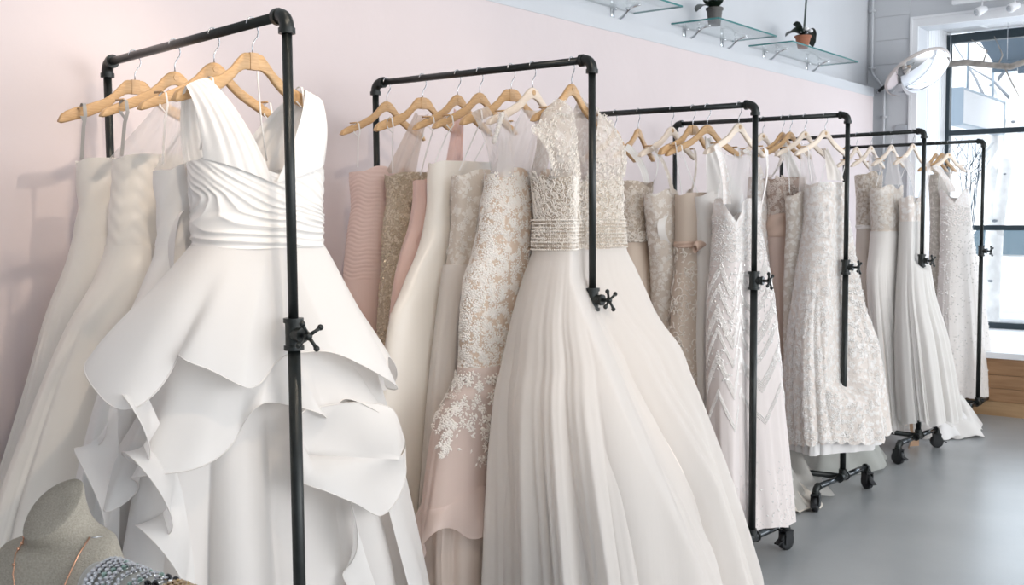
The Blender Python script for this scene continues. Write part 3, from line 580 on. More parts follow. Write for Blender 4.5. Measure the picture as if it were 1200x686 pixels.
# ------------------------------------------------------------------ gowns: body sections (height, centre along hanger, centre across, half width, half depth), metres
PROF = {
    'a4': dict(rack=1, d=0.841, phi=3, rows=[(1.672, -0.046, 0.0, 0.129, 0.08), (1.602, -0.052, -0.0, 0.123, 0.076), (1.528, -0.06, -0.0, 0.114, 0.071), (1.466, -0.065, -0.001, 0.121, 0.075), (1.391, -0.066, -0.001, 0.14, 0.087), (1.226, -0.069, -0.002, 0.203, 0.099), (1.065, -0.073, -0.002, 0.247, 0.102), (0.889, -0.084, -0.003, 0.29, 0.106), (0.738, -0.098, -0.004, 0.323, 0.109), (0.587, -0.114, -0.004, 0.359, 0.112), (0.386, -0.137, -0.005, 0.398, 0.115), (0.02, -0.171, -0.006, 0.455, 0.115)]),
    'a3': dict(rack=1, d=0.583, phi=-8, rows=[(1.669, -0.052, 0.0, 0.133, 0.083), (1.595, -0.059, -0.001, 0.131, 0.081), (1.514, -0.074, -0.001, 0.127, 0.078), (1.421, -0.078, -0.002, 0.133, 0.082), (1.356, -0.079, -0.002, 0.156, 0.097), (1.223, -0.092, -0.004, 0.23, 0.104), (1.061, -0.106, -0.005, 0.297, 0.109), (0.933, -0.119, -0.006, 0.339, 0.114), (0.794, -0.137, -0.007, 0.376, 0.118), (0.673, -0.146, -0.008, 0.407, 0.122), (0.494, -0.172, -0.009, 0.449, 0.128), (0.02, -0.227, -0.011, 0.538, 0.128)]),
    'a2': dict(rack=1, d=0.358, phi=-10, rows=[(1.639, -0.061, 0.0, 0.12, 0.075), (1.567, -0.064, -0.0, 0.114, 0.071), (1.501, -0.071, -0.001, 0.102, 0.063), (1.425, -0.074, -0.001, 0.107, 0.066), (1.336, -0.071, -0.002, 0.146, 0.09), (1.18, -0.065, -0.004, 0.241, 0.097), (1.001, -0.063, -0.005, 0.318, 0.1), (0.728, -0.062, -0.007, 0.393, 0.105), (0.499, -0.067, -0.009, 0.434, 0.108), (0.03, -0.075, -0.012, 0.501, 0.108)]),
    'a1': dict(rack=1, d=0.161, phi=-8, rows=[(1.658, 0.004, 0.0, 0.184, 0.1), (1.606, 0.008, -0.0, 0.187, 0.102), (1.532, 0.009, -0.001, 0.181, 0.104), (1.43, 0.008, -0.002, 0.176, 0.107), (1.383, 0.003, -0.002, 0.214, 0.109), (1.276, 0.001, -0.003, 0.29, 0.112), (1.124, 0.006, -0.004, 0.343, 0.117), (0.925, 0.022, -0.006, 0.408, 0.123), (0.701, 0.034, -0.008, 0.464, 0.131), (0.517, 0.047, -0.009, 0.508, 0.137), (0.03, 0.075, -0.011, 0.601, 0.137)]),
    'b7': dict(rack=2, d=0.912, phi=3, rows=[(1.685, -0.045, 0.005, 0.13, 0.081), (1.64, -0.042, 0.005, 0.134, 0.083), (1.544, -0.043, 0.004, 0.127, 0.079), (1.448, -0.05, 0.004, 0.138, 0.086), (1.32, -0.057, 0.004, 0.151, 0.089), (1.191, -0.057, 0.003, 0.168, 0.091), (0.866, -0.063, 0.002, 0.187, 0.095), (0.506, -0.07, 0.0, 0.206, 0.099), (0.1, -0.076, 0.0, 0.241, 0.1)]),
    'b6': dict(rack=2, d=0.733, phi=6, rows=[(1.658, -0.032, -0.005, 0.132, 0.082), (1.573, -0.034, -0.005, 0.121, 0.075), (1.448, -0.039, -0.006, 0.136, 0.084), (1.323, -0.039, -0.006, 0.143, 0.086), (1.196, -0.039, -0.007, 0.16, 0.087), (0.878, -0.044, -0.008, 0.179, 0.088), (0.524, -0.045, -0.01, 0.194, 0.09), (0.1, -0.054, -0.01, 0.232, 0.09)]),
    'b5': dict(rack=2, d=0.567, phi=0, rows=[(1.645, -0.081, -0.005, 0.14, 0.055), (1.57, -0.087, -0.005, 0.134, 0.056), (1.48, -0.094, -0.005, 0.149, 0.056), (1.359, -0.105, -0.005, 0.198, 0.057), (1.269, -0.107, -0.005, 0.227, 0.058), (0.995, -0.113, -0.005, 0.271, 0.06), (0.565, -0.121, -0.005, 0.319, 0.064), (0.129, -0.13, -0.005, 0.364, 0.065)]),
    'b4': dict(rack=2, d=0.466, phi=4, rows=[(1.686, -0.103, 0.005, 0.148, 0.055), (1.574, -0.113, 0.005, 0.148, 0.056), (1.471, -0.117, 0.005, 0.159, 0.057), (1.367, -0.119, 0.005, 0.204, 0.058), (1.272, -0.122, 0.005, 0.26, 0.058), (1.184, -0.128, 0.005, 0.308, 0.059), (1.005, -0.133, 0.005, 0.346, 0.06), (0.764, -0.135, 0.005, 0.388, 0.062), (0.462, -0.145, 0.005, 0.446, 0.065), (0.155, -0.145, 0.005, 0.488, 0.065), (0.05, -0.145, 0.005, 0.499, 0.065)]),
    'b3': dict(rack=2, d=0.328, phi=10, rows=[(1.654, -0.075, -0.005, 0.183, 0.055), (1.566, -0.082, -0.005, 0.177, 0.056), (1.479, -0.081, -0.005, 0.183, 0.056), (1.215, -0.081, -0.005, 0.233, 0.059), (1.008, -0.079, -0.005, 0.271, 0.06), (0.829, -0.079, -0.005, 0.294, 0.062), (0.468, -0.086, -0.005, 0.322, 0.064), (0.164, -0.09, -0.005, 0.348, 0.065), (0.05, -0.091, -0.005, 0.356, 0.065)]),
    'b2': dict(rack=2, d=0.238, phi=3, rows=[(1.655, -0.095, 0.015, 0.157, 0.065), (1.601, -0.098, 0.015, 0.148, 0.066), (1.51, -0.124, 0.015, 0.149, 0.067), (1.371, -0.117, 0.015, 0.198, 0.07), (1.285, -0.12, 0.015, 0.239, 0.071), (1.148, -0.126, 0.015, 0.252, 0.073), (0.993, -0.148, 0.015, 0.238, 0.076), (0.925, -0.158, 0.015, 0.279, 0.077), (0.868, -0.166, 0.015, 0.322, 0.078), (0.802, -0.166, 0.015, 0.35, 0.079), (0.71, -0.17, 0.015, 0.37, 0.08), (0.552, -0.179, 0.015, 0.395, 0.083), (0.436, -0.18, 0.015, 0.413, 0.085)]),
    'b1': dict(rack=2, d=0.079, phi=-3, rows=[(1.732, -0.004, 0.0, 0.276, 0.09), (1.667, 0.009, 0.009, 0.22, 0.105), (1.599, 0.013, 0.017, 0.199, 0.121), (1.489, 0.011, 0.026, 0.195, 0.121), (1.392, 0.004, 0.033, 0.203, 0.126), (1.313, -0.003, 0.045, 0.247, 0.153), (1.176, -0.02, 0.064, 0.312, 0.193), (1.033, -0.002, 0.087, 0.39, 0.242), (0.969, -0.009, 0.096, 0.415, 0.257), (0.794, 0.007, 0.115, 0.468, 0.29), (0.62, 0.035, 0.132, 0.513, 0.318), (0.339, 0.081, 0.154, 0.578, 0.358), (0.197, 0.095, 0.162, 0.61, 0.378), (0.06, 0.106, 0.168, 0.635, 0.378)]),
    'c6': dict(rack=3, d=0.531, phi=-2, rows=[(1.647, -0.027, 0.0, 0.108, 0.067), (1.543, -0.032, 0.0, 0.1, 0.062), (1.43, -0.032, 0.0, 0.094, 0.058), (1.382, -0.032, 0.0, 0.094, 0.059), (1.28, -0.036, 0.0, 0.108, 0.067), (1.11, -0.036, 0.0, 0.13, 0.081), (0.555, -0.026, 0.0, 0.246, 0.099), (0.1, -0.026, 0.0, 0.37, 0.1)]),
    'c5': dict(rack=3, d=0.373, phi=10, rows=[(1.608, 0.008, -0.015, 0.155, 0.065), (1.523, 0.001, -0.015, 0.146, 0.066), (1.43, 0.002, -0.015, 0.129, 0.066), (1.318, 0.019, -0.015, 0.125, 0.067), (1.166, 0.04, -0.015, 0.134, 0.069), (0.938, 0.055, -0.015, 0.15, 0.07), (0.553, 0.071, -0.015, 0.183, 0.073), (0.12, 0.088, -0.015, 0.217, 0.075)]),
    'c4': dict(rack=3, d=0.275, phi=12, rows=[(1.591, 0.019, 0.0, 0.115, 0.06), (1.485, 0.019, 0.0, 0.114, 0.061), (1.374, 0.022, 0.001, 0.117, 0.063), (1.319, 0.026, 0.001, 0.113, 0.063), (1.171, 0.026, 0.002, 0.144, 0.065), (0.947, 0.03, 0.003, 0.169, 0.068), (0.645, 0.04, 0.004, 0.187, 0.071), (0.339, 0.057, 0.005, 0.205, 0.075), (0.12, 0.066, 0.005, 0.222, 0.075)]),
    'c3': dict(rack=3, d=0.21, phi=25, rows=[(1.594, 0.063, 0.005, 0.14, 0.055), (1.466, 0.061, 0.005, 0.121, 0.056), (1.319, 0.063, 0.005, 0.121, 0.057), (0.947, 0.088, 0.005, 0.163, 0.06), (0.57, 0.107, 0.005, 0.18, 0.063), (0.15, 0.116, 0.005, 0.198, 0.065)]),
    'c1': dict(rack=3, d=0.071, phi=14, rows=[(1.552, 0.003, 0.0, 0.127, 0.079), (1.484, -0.007, 0.001, 0.129, 0.08), (1.33, 0.006, 0.002, 0.149, 0.085), (1.141, 0.022, 0.003, 0.197, 0.09), (0.884, 0.045, 0.005, 0.221, 0.096), (0.661, 0.061, 0.007, 0.23, 0.101), (0.398, 0.085, 0.009, 0.238, 0.108), (0.135, 0.117, 0.01, 0.244, 0.11)]),
    'd5': dict(rack=4, d=0.446, phi=18, rows=[(1.705, -0.021, 0.0, 0.077, 0.048), (1.547, -0.023, 0.0, 0.08, 0.05), (1.273, -0.011, 0.0, 0.098, 0.061), (0.81, 0.014, 0.0, 0.125, 0.077), (0.268, 0.041, 0.0, 0.152, 0.094), (0.2, 0.044, 0.0, 0.155, 0.094)]),
    'd4': dict(rack=4, d=0.339, phi=15, rows=[(1.691, 0.062, -0.015, 0.138, 0.075), (1.496, 0.056, -0.014, 0.118, 0.073), (1.386, 0.044, -0.013, 0.109, 0.068), (1.272, 0.063, -0.014, 0.116, 0.072), (0.898, 0.123, -0.015, 0.15, 0.081), (0.471, 0.17, -0.015, 0.166, 0.085), (0.229, 0.201, -0.015, 0.179, 0.085)]),
    'd3': dict(rack=4, d=0.22, phi=20, rows=[(1.611, -0.003, -0.005, 0.133, 0.055), (1.455, 0.008, -0.006, 0.125, 0.056), (1.275, 0.012, -0.006, 0.142, 0.056), (0.82, 0.038, -0.008, 0.175, 0.058), (0.309, 0.077, -0.01, 0.189, 0.06)]),
    'd1': dict(rack=4, d=0.115, phi=22, rows=[(1.657, 0.004, 0.004, 0.128, 0.079), (1.498, 0.007, 0.008, 0.136, 0.084), (1.352, 0.014, 0.012, 0.161, 0.1), (1.224, 0.008, 0.017, 0.185, 0.115), (1.01, 0.018, 0.023, 0.226, 0.129), (0.805, 0.054, 0.029, 0.284, 0.139), (0.542, 0.075, 0.036, 0.305, 0.153), (0.311, 0.1, 0.04, 0.314, 0.16)]),
    'e4': dict(rack=5, d=0.339, phi=0, rows=[(1.758, -0.008, -0.009, 0.114, 0.071), (1.55, -0.004, -0.008, 0.1, 0.062), (1.415, 0.001, -0.008, 0.101, 0.062), (1.226, 0.021, -0.008, 0.115, 0.072), (0.676, 0.084, -0.01, 0.143, 0.088), (0.154, 0.168, -0.01, 0.189, 0.09)]),
    'e3': dict(rack=5, d=0.205, phi=0, rows=[(1.668, -0.057, 0.0, 0.162, 0.07), (1.522, -0.057, 0.0, 0.136, 0.071), (1.39, -0.053, 0.0, 0.116, 0.072), (1.231, -0.041, 0.0, 0.158, 0.073), (1.124, -0.025, 0.0, 0.203, 0.074), (0.688, 0.074, 0.0, 0.219, 0.078), (0.127, 0.181, 0.0, 0.208, 0.08)]),
    'e1': dict(rack=5, d=0.069, phi=0, rows=[(1.727, -0.037, 0.008, 0.101, 0.062), (1.572, -0.03, 0.01, 0.097, 0.06), (1.468, -0.017, 0.012, 0.098, 0.061), (1.233, -0.001, 0.017, 0.116, 0.072), (1.023, 0.012, 0.024, 0.141, 0.087), (0.701, 0.086, 0.038, 0.195, 0.121), (0.426, 0.151, 0.044, 0.215, 0.133), (0.201, 0.215, 0.046, 0.221, 0.137)]),
    'f2': dict(rack=6, d=0.33, phi=10, rows=[(1.786, 0.087, -0.015, 0.107, 0.065), (1.428, 0.097, -0.012, 0.09, 0.056), (0.932, 0.136, -0.015, 0.115, 0.072), (0.426, 0.209, -0.015, 0.185, 0.075), (0.093, 0.277, -0.015, 0.221, 0.075)]),
    'f1': dict(rack=6, d=0.24, phi=20, rows=[(1.664, 0.05, 0.01, 0.128, 0.07), (1.521, 0.071, 0.012, 0.123, 0.075), (1.403, 0.082, 0.014, 0.132, 0.078), (1.153, 0.109, 0.018, 0.167, 0.086), (0.939, 0.132, 0.022, 0.209, 0.093), (0.482, 0.167, 0.029, 0.256, 0.108), (0.14, 0.217, 0.03, 0.302, 0.11)]),
}
def pchip(x, y, xq):
    x = np.asarray(x, float); y = np.asarray(y, float); h = np.diff(x); dl = np.diff(y) / h; n = len(x)
    m = np.zeros(n); m[0], m[-1] = dl[0], dl[-1]
    for i in range(1, n - 1):
        if dl[i - 1] * dl[i] > 0:
            w1 = 2 * h[i] + h[i - 1]; w2 = h[i] + 2 * h[i - 1]; m[i] = (w1 + w2) / (w1 / dl[i - 1] + w2 / dl[i])
    xq = np.clip(xq, x[0], x[-1]); k = np.clip(np.searchsorted(x, xq) - 1, 0, n - 2)
    t = (xq - x[k]) / h[k]; t2, t3 = t * t, t ** 3
    return (2 * t3 - 3 * t2 + 1) * y[k] + (t3 - 2 * t2 + t) * h[k] * m[k] + (-2 * t3 + 3 * t2) * y[k + 1] + (t3 - t2) * h[k] * m[k + 1]
def sst(x): x = np.clip(x, 0, 1); return x * x * (3 - 2 * x)
def g_soft(x): return np.cos(2 * pi * x)
def g_fold(x): return 2 * np.abs(np.sin(pi * x)) ** 0.75 - 1
def vnoise(x, seed):
    r = np.random.RandomState(seed).rand(512); i = np.floor(x).astype(int); f = x - i; f = f * f * (3 - 2 * f)
    return r[i % 512] * (1 - f) + r[(i + 1) % 512] * f

FLOWER_V, FLOWER_F = [], []
for p_ in range(5):
    a = p_ * 2 * pi / 5; b = len(FLOWER_V)
    for rr, da, hh in ((0.08, 0, .10), (0.62, -0.42, .16), (1.0, 0, .05), (0.62, 0.42, .16), (0.55, 0, .30)):
        FLOWER_V.append((rr * cos(a + da), rr * sin(a + da), hh))
    FLOWER_F += [(b, b + 1, b + 4), (b + 1, b + 2, b + 4), (b + 2, b + 3, b + 4), (b + 3, b, b + 4)]
LEAF_V = [(0, 0, 0), (0.5, -0.28, .05), (1.1, 0, .05), (0.5, 0.28, .05), (0.5, 0, .22)]; LEAF_F = [(0, 1, 4), (1, 2, 4), (2, 3, 4), (3, 0, 4)]
BEAD_V = [(1, 0, 0), (0, 1, 0), (-1, 0, 0), (0, -1, 0), (0, 0, 1.0)]; BEAD_F = [(0, 1, 4), (1, 2, 4), (2, 3, 4), (3, 0, 4)]
SCR_V, SCR_F = [], []
for i in range(13):
    q = i / 12; a = q * 4.6; r = 1.0 - 0.72 * q; w = 0.13 * (1 - 0.5 * q); cx, cy = -1.0 + 0, 0
    for k_, (dw, hh) in enumerate(((-w, 0.0), (0, 0.16), (w, 0.0))): SCR_V.append(((r + dw) * cos(a), (r + dw) * sin(a), hh))
    if i:
        b = (i - 1) * 3
        for k_ in range(2): SCR_F += [(b + k_, b + k_ + 1, b + k_ + 4), (b + k_, b + k_ + 4, b + k_ + 3)]
TPL = {'flower': (FLOWER_V, FLOWER_F), 'leaf': (LEAF_V, LEAF_F), 'bead': (BEAD_V, BEAD_F), 'scroll': (SCR_V, SCR_F)}

class Gown:
    def __init__(g, key, label, style, pale=0, hlabel=None, n=2.3, cat='dress'):
        p = PROF[key]; g.key = key; g.rack, g.d, g.phi = p['rack'], p['d'], p['phi']
        g.O, g.sv, g.tv = frame_of(g.rack, g.d, g.phi); g.style = style
        R = np.array(p['rows'])[::-1]; g.R = R; g.n = n; g.z1 = R[-1, 0]; g.z0 = R[0, 0]; g.T = g.O[2]
        g.org = np.array((g.O[0], g.O[1], g.z0)); g.seed = sum(map(ord, key))
        g.root = empty('wedding_gown', g.org, label, cat, 'gowns on the pipe racks')
        make_hanger(g.rack, g.d, g.phi, style, pale, hlabel)
        g.post = None
    def behind_post(g, zc=-9.0, slope=0.0):
        c, q = cos(radians(g.phi)), sin(radians(g.phi)); g.post = (g.d * q, g.d * c, zc, slope)
    def sec(g, z): return [pchip(g.R[:, 0], g.R[:, i], z) for i in (1, 2, 3, 4)]
    def clamp(g, s, t, z):
        if g.post is None: return t
        ps, pt, zc, sl = g.post
        lim = pt - 0.026 + 0.5 * np.maximum(0, np.abs(s - ps) - 0.03) + sl * np.maximum(0, zc - z); x = np.maximum(0, t - lim + 0.03)
        return np.where(x > 0, lim - 0.03 + 0.03 * x / (x + 0.05), t)
    def W(g, s, t, z, clamp=True):
        s, t, z = np.broadcast_arrays(np.asarray(s, float), np.asarray(t, float), np.asarray(z, float))
        if clamp: t = g.clamp(s, t, z)
        P = g.O[None, :2] + s.reshape(-1, 1) * g.sv[None, :2] + t.reshape(-1, 1) * g.tv[None, :2]
        return np.concatenate([P, z.reshape(-1, 1)], 1).reshape(s.shape + (3,))
    def surf(g, u, z, disp=0.0, off=0.0, scale=1.0):
        c, tc, a, b = g.sec(z); e = 2 / g.n; an = 2 * pi * u; x, y = np.cos(an), np.sin(an)
        x = np.sign(x) * np.abs(x) ** e; y = np.sign(y) * np.abs(y) ** e
        s0 = c + (a * scale + off) * x; t0 = g.clamp(s0, tc + (b * scale + off) * y, z) - (1 - scale) * 0.15 * np.clip(y, 0, 1)
        return g.W(s0 + disp * x, t0 + disp * y, z, False)
    def folds(g, k, amp, zw, sharp=True, seed=0, start=0.9, drift=0.15, bias=0.0):
        r = np.random.RandomState(g.seed + seed); ph = r.rand(6); fn = g_fold if sharp else g_soft; span = max(0.2, zw - g.z0)
        def D(u, z):
            q = np.clip((zw - z) / span, 0, 1); A = amp * sst(q * start + 0.0) 
            uw = u + 0.035 * np.sin(2 * pi * u * 2 + ph[4] * 6) + 0.018 * np.sin(2 * pi * u * 5 + ph[5] * 6)
            F = -bias + 0.10 * g_soft(round(k * 3.3) * uw + ph[1]) + 0.6 * fn(k * uw + ph[0] + drift * q * np.sin(2 * pi * u + ph[1] * 6)) + 0.4 * fn(round(k * 0.55) * uw + ph[2]) + 0.22 * sst(q * 1.5) * fn(round(k * 1.8) * uw + ph[3])
            return A * F
        return D
    def loft(g, name, zt, zb, mat, disp=None, off=0.0, top=None, hem=None, N=200, M=48, scale=1.0, parent=None):
        u = np.arange(N)[None, :] / N; v = np.linspace(0, 1, M)[:, None]; u = np.repeat(u, M, 0)
        Zt = zt - (top(u[:1]) if top else 0.0); Zb = zb + (hem(u[:1]) if hem else 0.0)
        z = Zt + (Zb - Zt) * v; z = np.broadcast_to(z, u.shape)
        def S(uu, zz): return g.surf(uu, zz, disp(uu, zz) if disp else 0.0, off, scale)
        o = gridobj(name, S(u, z), mat, parent or g.root, True, g.org); o_S = S
        g.S = S; g.last = o
        return S
    def scatter(g, name, S, us, zs, tpl, size, mat, lift=0.001, rots=None, parent=None, hgt=1.0):
        us = np.asarray(us); zs = np.asarray(zs); n = len(us); r = np.random.RandomState(g.seed + 7 + n); h = 0.002
        P = S(us, zs); Tz = S(us, zs + 0.004) - P; Tu = S(us + h, zs) - P
        Tz /= np.linalg.norm(Tz, axis=1, keepdims=True) + 1e-9; Tu -= Tz * (Tu * Tz).sum(1, keepdims=True); Tu /= np.linalg.norm(Tu, axis=1, keepdims=True) + 1e-9
        Nn = np.cross(Tu, Tz)
        rad = P - g.W(*[x for x in (g.sec(zs)[0], g.sec(zs)[1])], zs); sg_ = np.sign((rad * Nn).sum(1, keepdims=True)); sg_[sg_ == 0] = 1; Nn = Nn * sg_
        ro = r.rand(n) * 2 * pi if rots is None else np.broadcast_to(rots, n)
        X = Tu * np.cos(ro)[:, None] + Tz * np.sin(ro)[:, None]; Y = -Tu * np.sin(ro)[:, None] + Tz * np.cos(ro)[:, None]
        sz = np.broadcast_to(size, n) * (0.75 + 0.5 * r.rand(n))
        V, F = map(np.array, TPL[tpl]); V = V.astype(float)
        pts = P[:, None] + Nn[:, None] * lift + sz[:, None, None] * (V[None, :, 0:1] * X[:, None] + V[None, :, 1:2] * Y[:, None] + hgt * V[None, :, 2:3] * Nn[:, None])
        FF = (F[None] + (np.arange(n) * len(V))[:, None, None]).reshape(-1, 3)
        o = rawobj(name, pts.reshape(-1, 3) - g.org, FF, mat, parent or g.root, False); o['kind'] = 'stuff'
        return o
    def rnd(g, n, z0, z1, u0=0.0, u1=1.0, seed=1, keep=None):
        r = np.random.RandomState(g.seed * 3 + seed); z = z0 + (z1 - z0) * r.rand(n); u = u0 + (u1 - u0) * r.rand(n)
        a = g.sec(z)[2]; m = r.rand(n) < a / a.max()
        if keep is not None: m &= keep(u, z, r)
        return u[m], z[m]
    # ---- trimmings
    def at_s(g, s, z, side=1):
        c, tc, a, b = g.sec(np.asarray(z, float)); q = np.clip((s - c) / a, -0.98, 0.98); return tc + side * b * (1 - np.abs(q) ** g.n) ** (1 / g.n)
    def loops(g, sh=0.165, mat=None, zb=None, off=0.9, wd=0.0028):
        mat = mat or LOOP; zb = zb or g.z1 - 0.005
        c, tc, a, b = [float(x) for x in g.sec(np.array(zb))]
        for sd in (-1, 1):
            zt = g.T + htop(g.style, sh) + 0.002; sb = c + sd * a * off; yb = 0.011
            pts = [g.W(sb, tc + 0.004, zb), g.W(sd * sh * 0.7 + sb * 0.3, 0.016, (zt * 0.6 + zb * 0.4)), g.W(sd * sh, 0.028, zt - 0.03), g.W(sd * sh, 0.022, zt + 0.001), g.W(sd * sh, 0.011, zt + 0.004), g.W(sd * sh, -0.004, zt - 0.003), g.W(sd * sh, -0.004, zt - 0.03), g.W(sd * sh, 0.02, zt - 0.05)]
            P = []
            for i, p in enumerate(pts): P.append([p - g.sv * wd, p + g.sv * wd])
            P = np.array(P); m = MB().grid(P - g.org); P2 = P + g.tv * 0.0012; m.grid(P2[:, ::-1] - g.org)
            m.build('hanging_loop', mat, g.root)
    def strap(g, s_top, s_bot, z_bot, mat, side=1, name='strap', pleat=0.0, k=5, nu=25, nv=26, over=True, bulge=0.012, zt_off=0.006, off=0.004, ease=0.9, droop=0.0):
        """cloth strap from over the hanger arm down to the bodice edge (front side=1, back side=-1)"""
        U = np.linspace(0, 1, nu); V = np.linspace(0, 1, nv); P = np.zeros((nv, nu, 3))
        zb = z_bot if callable(z_bot) else (lambda q: z_bot)
        for i, v in enumerate(V):
            for j, u in enumerate(U):
                s0 = s_top[0] + (s_top[1] - s_top[0]) * u; s1 = s_bot[0] + (s_bot[1] - s_bot[0]) * u
                z0 = g.T + htop(g.style, s0) + zt_off - droop * max(0.0, abs(s0) - 0.20) / 0.1; z1 = zb(u); t1 = float(g.at_s(s1, z1, side)) + side * off
                yb = 0.018 * (abs(s0) / 0.215) ** 2
                w = v ** ease; s = s0 + (s1 - s0) * w; z = z0 + (z1 - z0) * v; t = yb + (t1 - yb) * min(1, (v ** 0.6)) + side * bulge * sin(pi * v)
                rip = pleat * g_soft(k * u) * (0.4 + 0.6 * sin(pi * min(1, v + 0.1)))
                P[i, j] = g.W(s, t + side * rip, z)
        return gridobj(name, P, mat, g.root, False, g.org)
    def neck_panel(g, w_top, z_top, w_bot, z_bot, mat, s_top=0.0, side=-1, name='sheer_back', sag=0.01, s_bot=None):
        c, tc, a, b = [float(x) for x in g.sec(np.array(z_bot))]; cb = c if s_bot is None else s_bot
        U = np.linspace(-1, 1, 25); V = np.linspace(0, 1, 18); P = np.zeros((18, 25, 3))
        for i, v in enumerate(V):
            for j, u in enumerate(U):
                s0 = s_top + u * w_top; s1 = cb + u * w_bot; s = s0 + (s1 - s0) * v ** 1.15; z = z_top + (z_bot - z_top) * v - sag * (1 - u * u) * (1 - v)
                t1 = float(g.at_s(np.clip(s1, c - a * .95, c + a * .95), z_bot, side)); t = side * 0.004 + t1 * v + 0.008 * sin(3 * u + 2 * v) + 0.004 * sin(9 * u + g.seed)
                P[i, j] = g.W(s, t, z)
        return gridobj(name, P, mat, g.root, False, g.org)
    def belt(g, z0, z1, mat, name='belt', off=0.006, ridges=4, N=160, amp=0.002):
        u = np.repeat(np.arange(N)[None] / N, 15, 0); v = np.repeat(np.linspace(0, 1, 15)[:, None], N, 1); z = z0 + (z1 - z0) * v
        d = amp * np.cos(2 * pi * ridges * v + 2 * np.sin(2 * pi * u * 2)) - 0.008 * np.abs(2 * v - 1) ** 6
        gridobj(name, g.surf(u, z, d, off), mat, g.root, True, g.org); g.S = lambda uu, zz: g.surf(uu, zz, 0.0, off)
        return g.S
    def train(g, cx, cy, rx, ry, h, mat, name='train', seed=0, rz=0.0):
        """soft heap of skirt cloth lying on the floor"""
        r = np.random.RandomState(g.seed + seed); ph = r.rand(8) * 6; N, M = 96, 22
        th = np.linspace(0, 2 * pi, N, endpoint=False)[None]; q = np.linspace(0, 1, M)[:, None]
        rad = (0.25 + 0.75 * q) * (1 + 0.10 * np.sin(5 * th + ph[0]) * q + 0.05 * np.sin(11 * th + ph[1]) * q)
        z = h * (1 - q ** 1.6) * (1 + 0.22 * np.sin(7 * th + ph[2] + 3 * q) + 0.12 * np.sin(13 * th + ph[3])) + 0.012 * q * (1 + np.sin(9 * th + ph[4])) + 0.004
        x = rx * rad * np.cos(th); y = ry * rad * np.sin(th)
        P = np.stack([cx + x * cos(rz) - y * sin(rz), cy + x * sin(rz) + y * cos(rz), np.broadcast_to(z, x.shape)], -1)
        return gridobj(name, P, mat, g.root, True, g.org)

def neck(kind, depth=0.03, uf=0.25):
    def f(u):
        du = ((u - uf + 0.5) % 1) - 0.5; back = np.exp(-((np.abs(du) - 0.5) / 0.14) ** 2)
        if kind == 'sweet': return depth * np.exp(-(du / 0.028) ** 2) + 0.02 * sst((np.abs(du) - 0.09) / 0.1) + 0.02 * back
        if kind == 'v': return depth * np.clip(1 - np.abs(du) / 0.13, 0, 1) + 0.01 * sst((np.abs(du) - 0.18) / 0.06) + depth * 0.5 * back
        if kind == 'scoop': return depth * np.exp(-(du / 0.09) ** 2) + 0.01 * back
        return 0.012 * np.exp(-((np.abs(du) - 0.25) / 0.06) ** 2) + 0.015 * back
    return f
def scal(k, a, seed=0): return lambda u: a * (1 - np.abs(np.sin(pi * k * u))) + a * 0.8 * np.sin(2 * pi * 3 * u + seed)
def wav(k, a, seed=0): return lambda u: a * np.sin(2 * pi * k * u + seed) + 0.4 * a * np.sin(2 * pi * 2 * k * u + seed * 2)
# ------------------------------------------------------------------ rack 1: white satin gowns
# a4: plain ivory satin, against the wall
g = Gown('a4', 'plain ivory satin strapless gown hung closest to the pink wall on the nearest rack', 'flat', 0, 'flat-topped wooden hanger holding the plain satin gown closest to the wall')
g.loft('bodice', g.z1, 1.45, SATIN, lambda u, z: 0.0015 * g_soft(5 * u + z * 9), top=neck('straight'), M=26)
g.loft('skirt', 1.452, g.z0, SATIN, g.folds(11, 0.05, 1.52, True, 3, bias=0.3), N=280, M=70)
g.loops(0.155, LOOPG, wd=0.005)
# a3: cream satin, dropped waist
g = Gown('a3', 'cream satin strapless gown with dropped waist, second from the pink wall on the nearest rack', 'round', 0, 'round-shouldered wooden hanger holding the cream satin gown with dropped waist')
g.loft('bodice', g.z1, 1.425, SATIN2, lambda u, z: 0.0008 * g_soft(z * 22 + 1.6 * np.sin(2 * pi * u) + 2 * vnoise(u * 13, 8)), top=neck('straight'), M=40)
g.loft('skirt', 1.43, g.z0, SATIN2, g.folds(12, 0.055, 1.48, True, 2, bias=0.3), N=280, M=70, off=0.003)
g.neck_panel(0.02, g.T - 0.12, 0.13, g.z1 - 0.01, SHEER, name='sheer_back'); g.loops(0.165, LOOPG, wd=0.005)
bw = MB()
for sg_ in (-1, 1): bw.tube([g.W(0.02, 0.05, 1.425) - g.org, g.W(0.02 + sg_ * 0.03, 0.06, 1.435) - g.org, g.W(0.02 + sg_ * 0.045, 0.058, 1.418) - g.org], [0.004, 0.012, 0.003], 8)
bw.build('waist_bow', SATIN2, g.root)
# a2: white satin with a side ruffle
g = Gown('a2', 'white satin gown with folded side ruffle, hidden behind the ruffled ballgown on the nearest rack', 'round', 0, 'round-shouldered wooden hanger directly behind the hanger of the ruffled ballgown')
g.loft('bodice', g.z1, 1.43, SATINW, lambda u, z: 0.002 * g_soft(7 * u + z * 12), top=neck('sweet', 0.02), M=30)
g.loft('skirt', 1.432, g.z0, SATINW, g.folds(10, 0.04, 1.45, False), N=220, M=60)
g.neck_panel(0.035, g.T - 0.13, 0.085, g.z1 - 0.02, SHEER, name='sheer_back'); g.loops(0.165)
P = np.array([[g.W(-0.14 - 0.055 * sin(pi * v) * (0.5 + 0.5 * q), 0.0 + 0.05 * q + 0.03 * sin(4 * v) * q, 1.52 - 0.24 * v + 0.03 * q * sin(6 * v)) for q in np.linspace(0, 1, 10)] for v in np.linspace(0, 1, 30)])
gridobj('side_ruffle', P, SATINW, g.root, False, g.org)
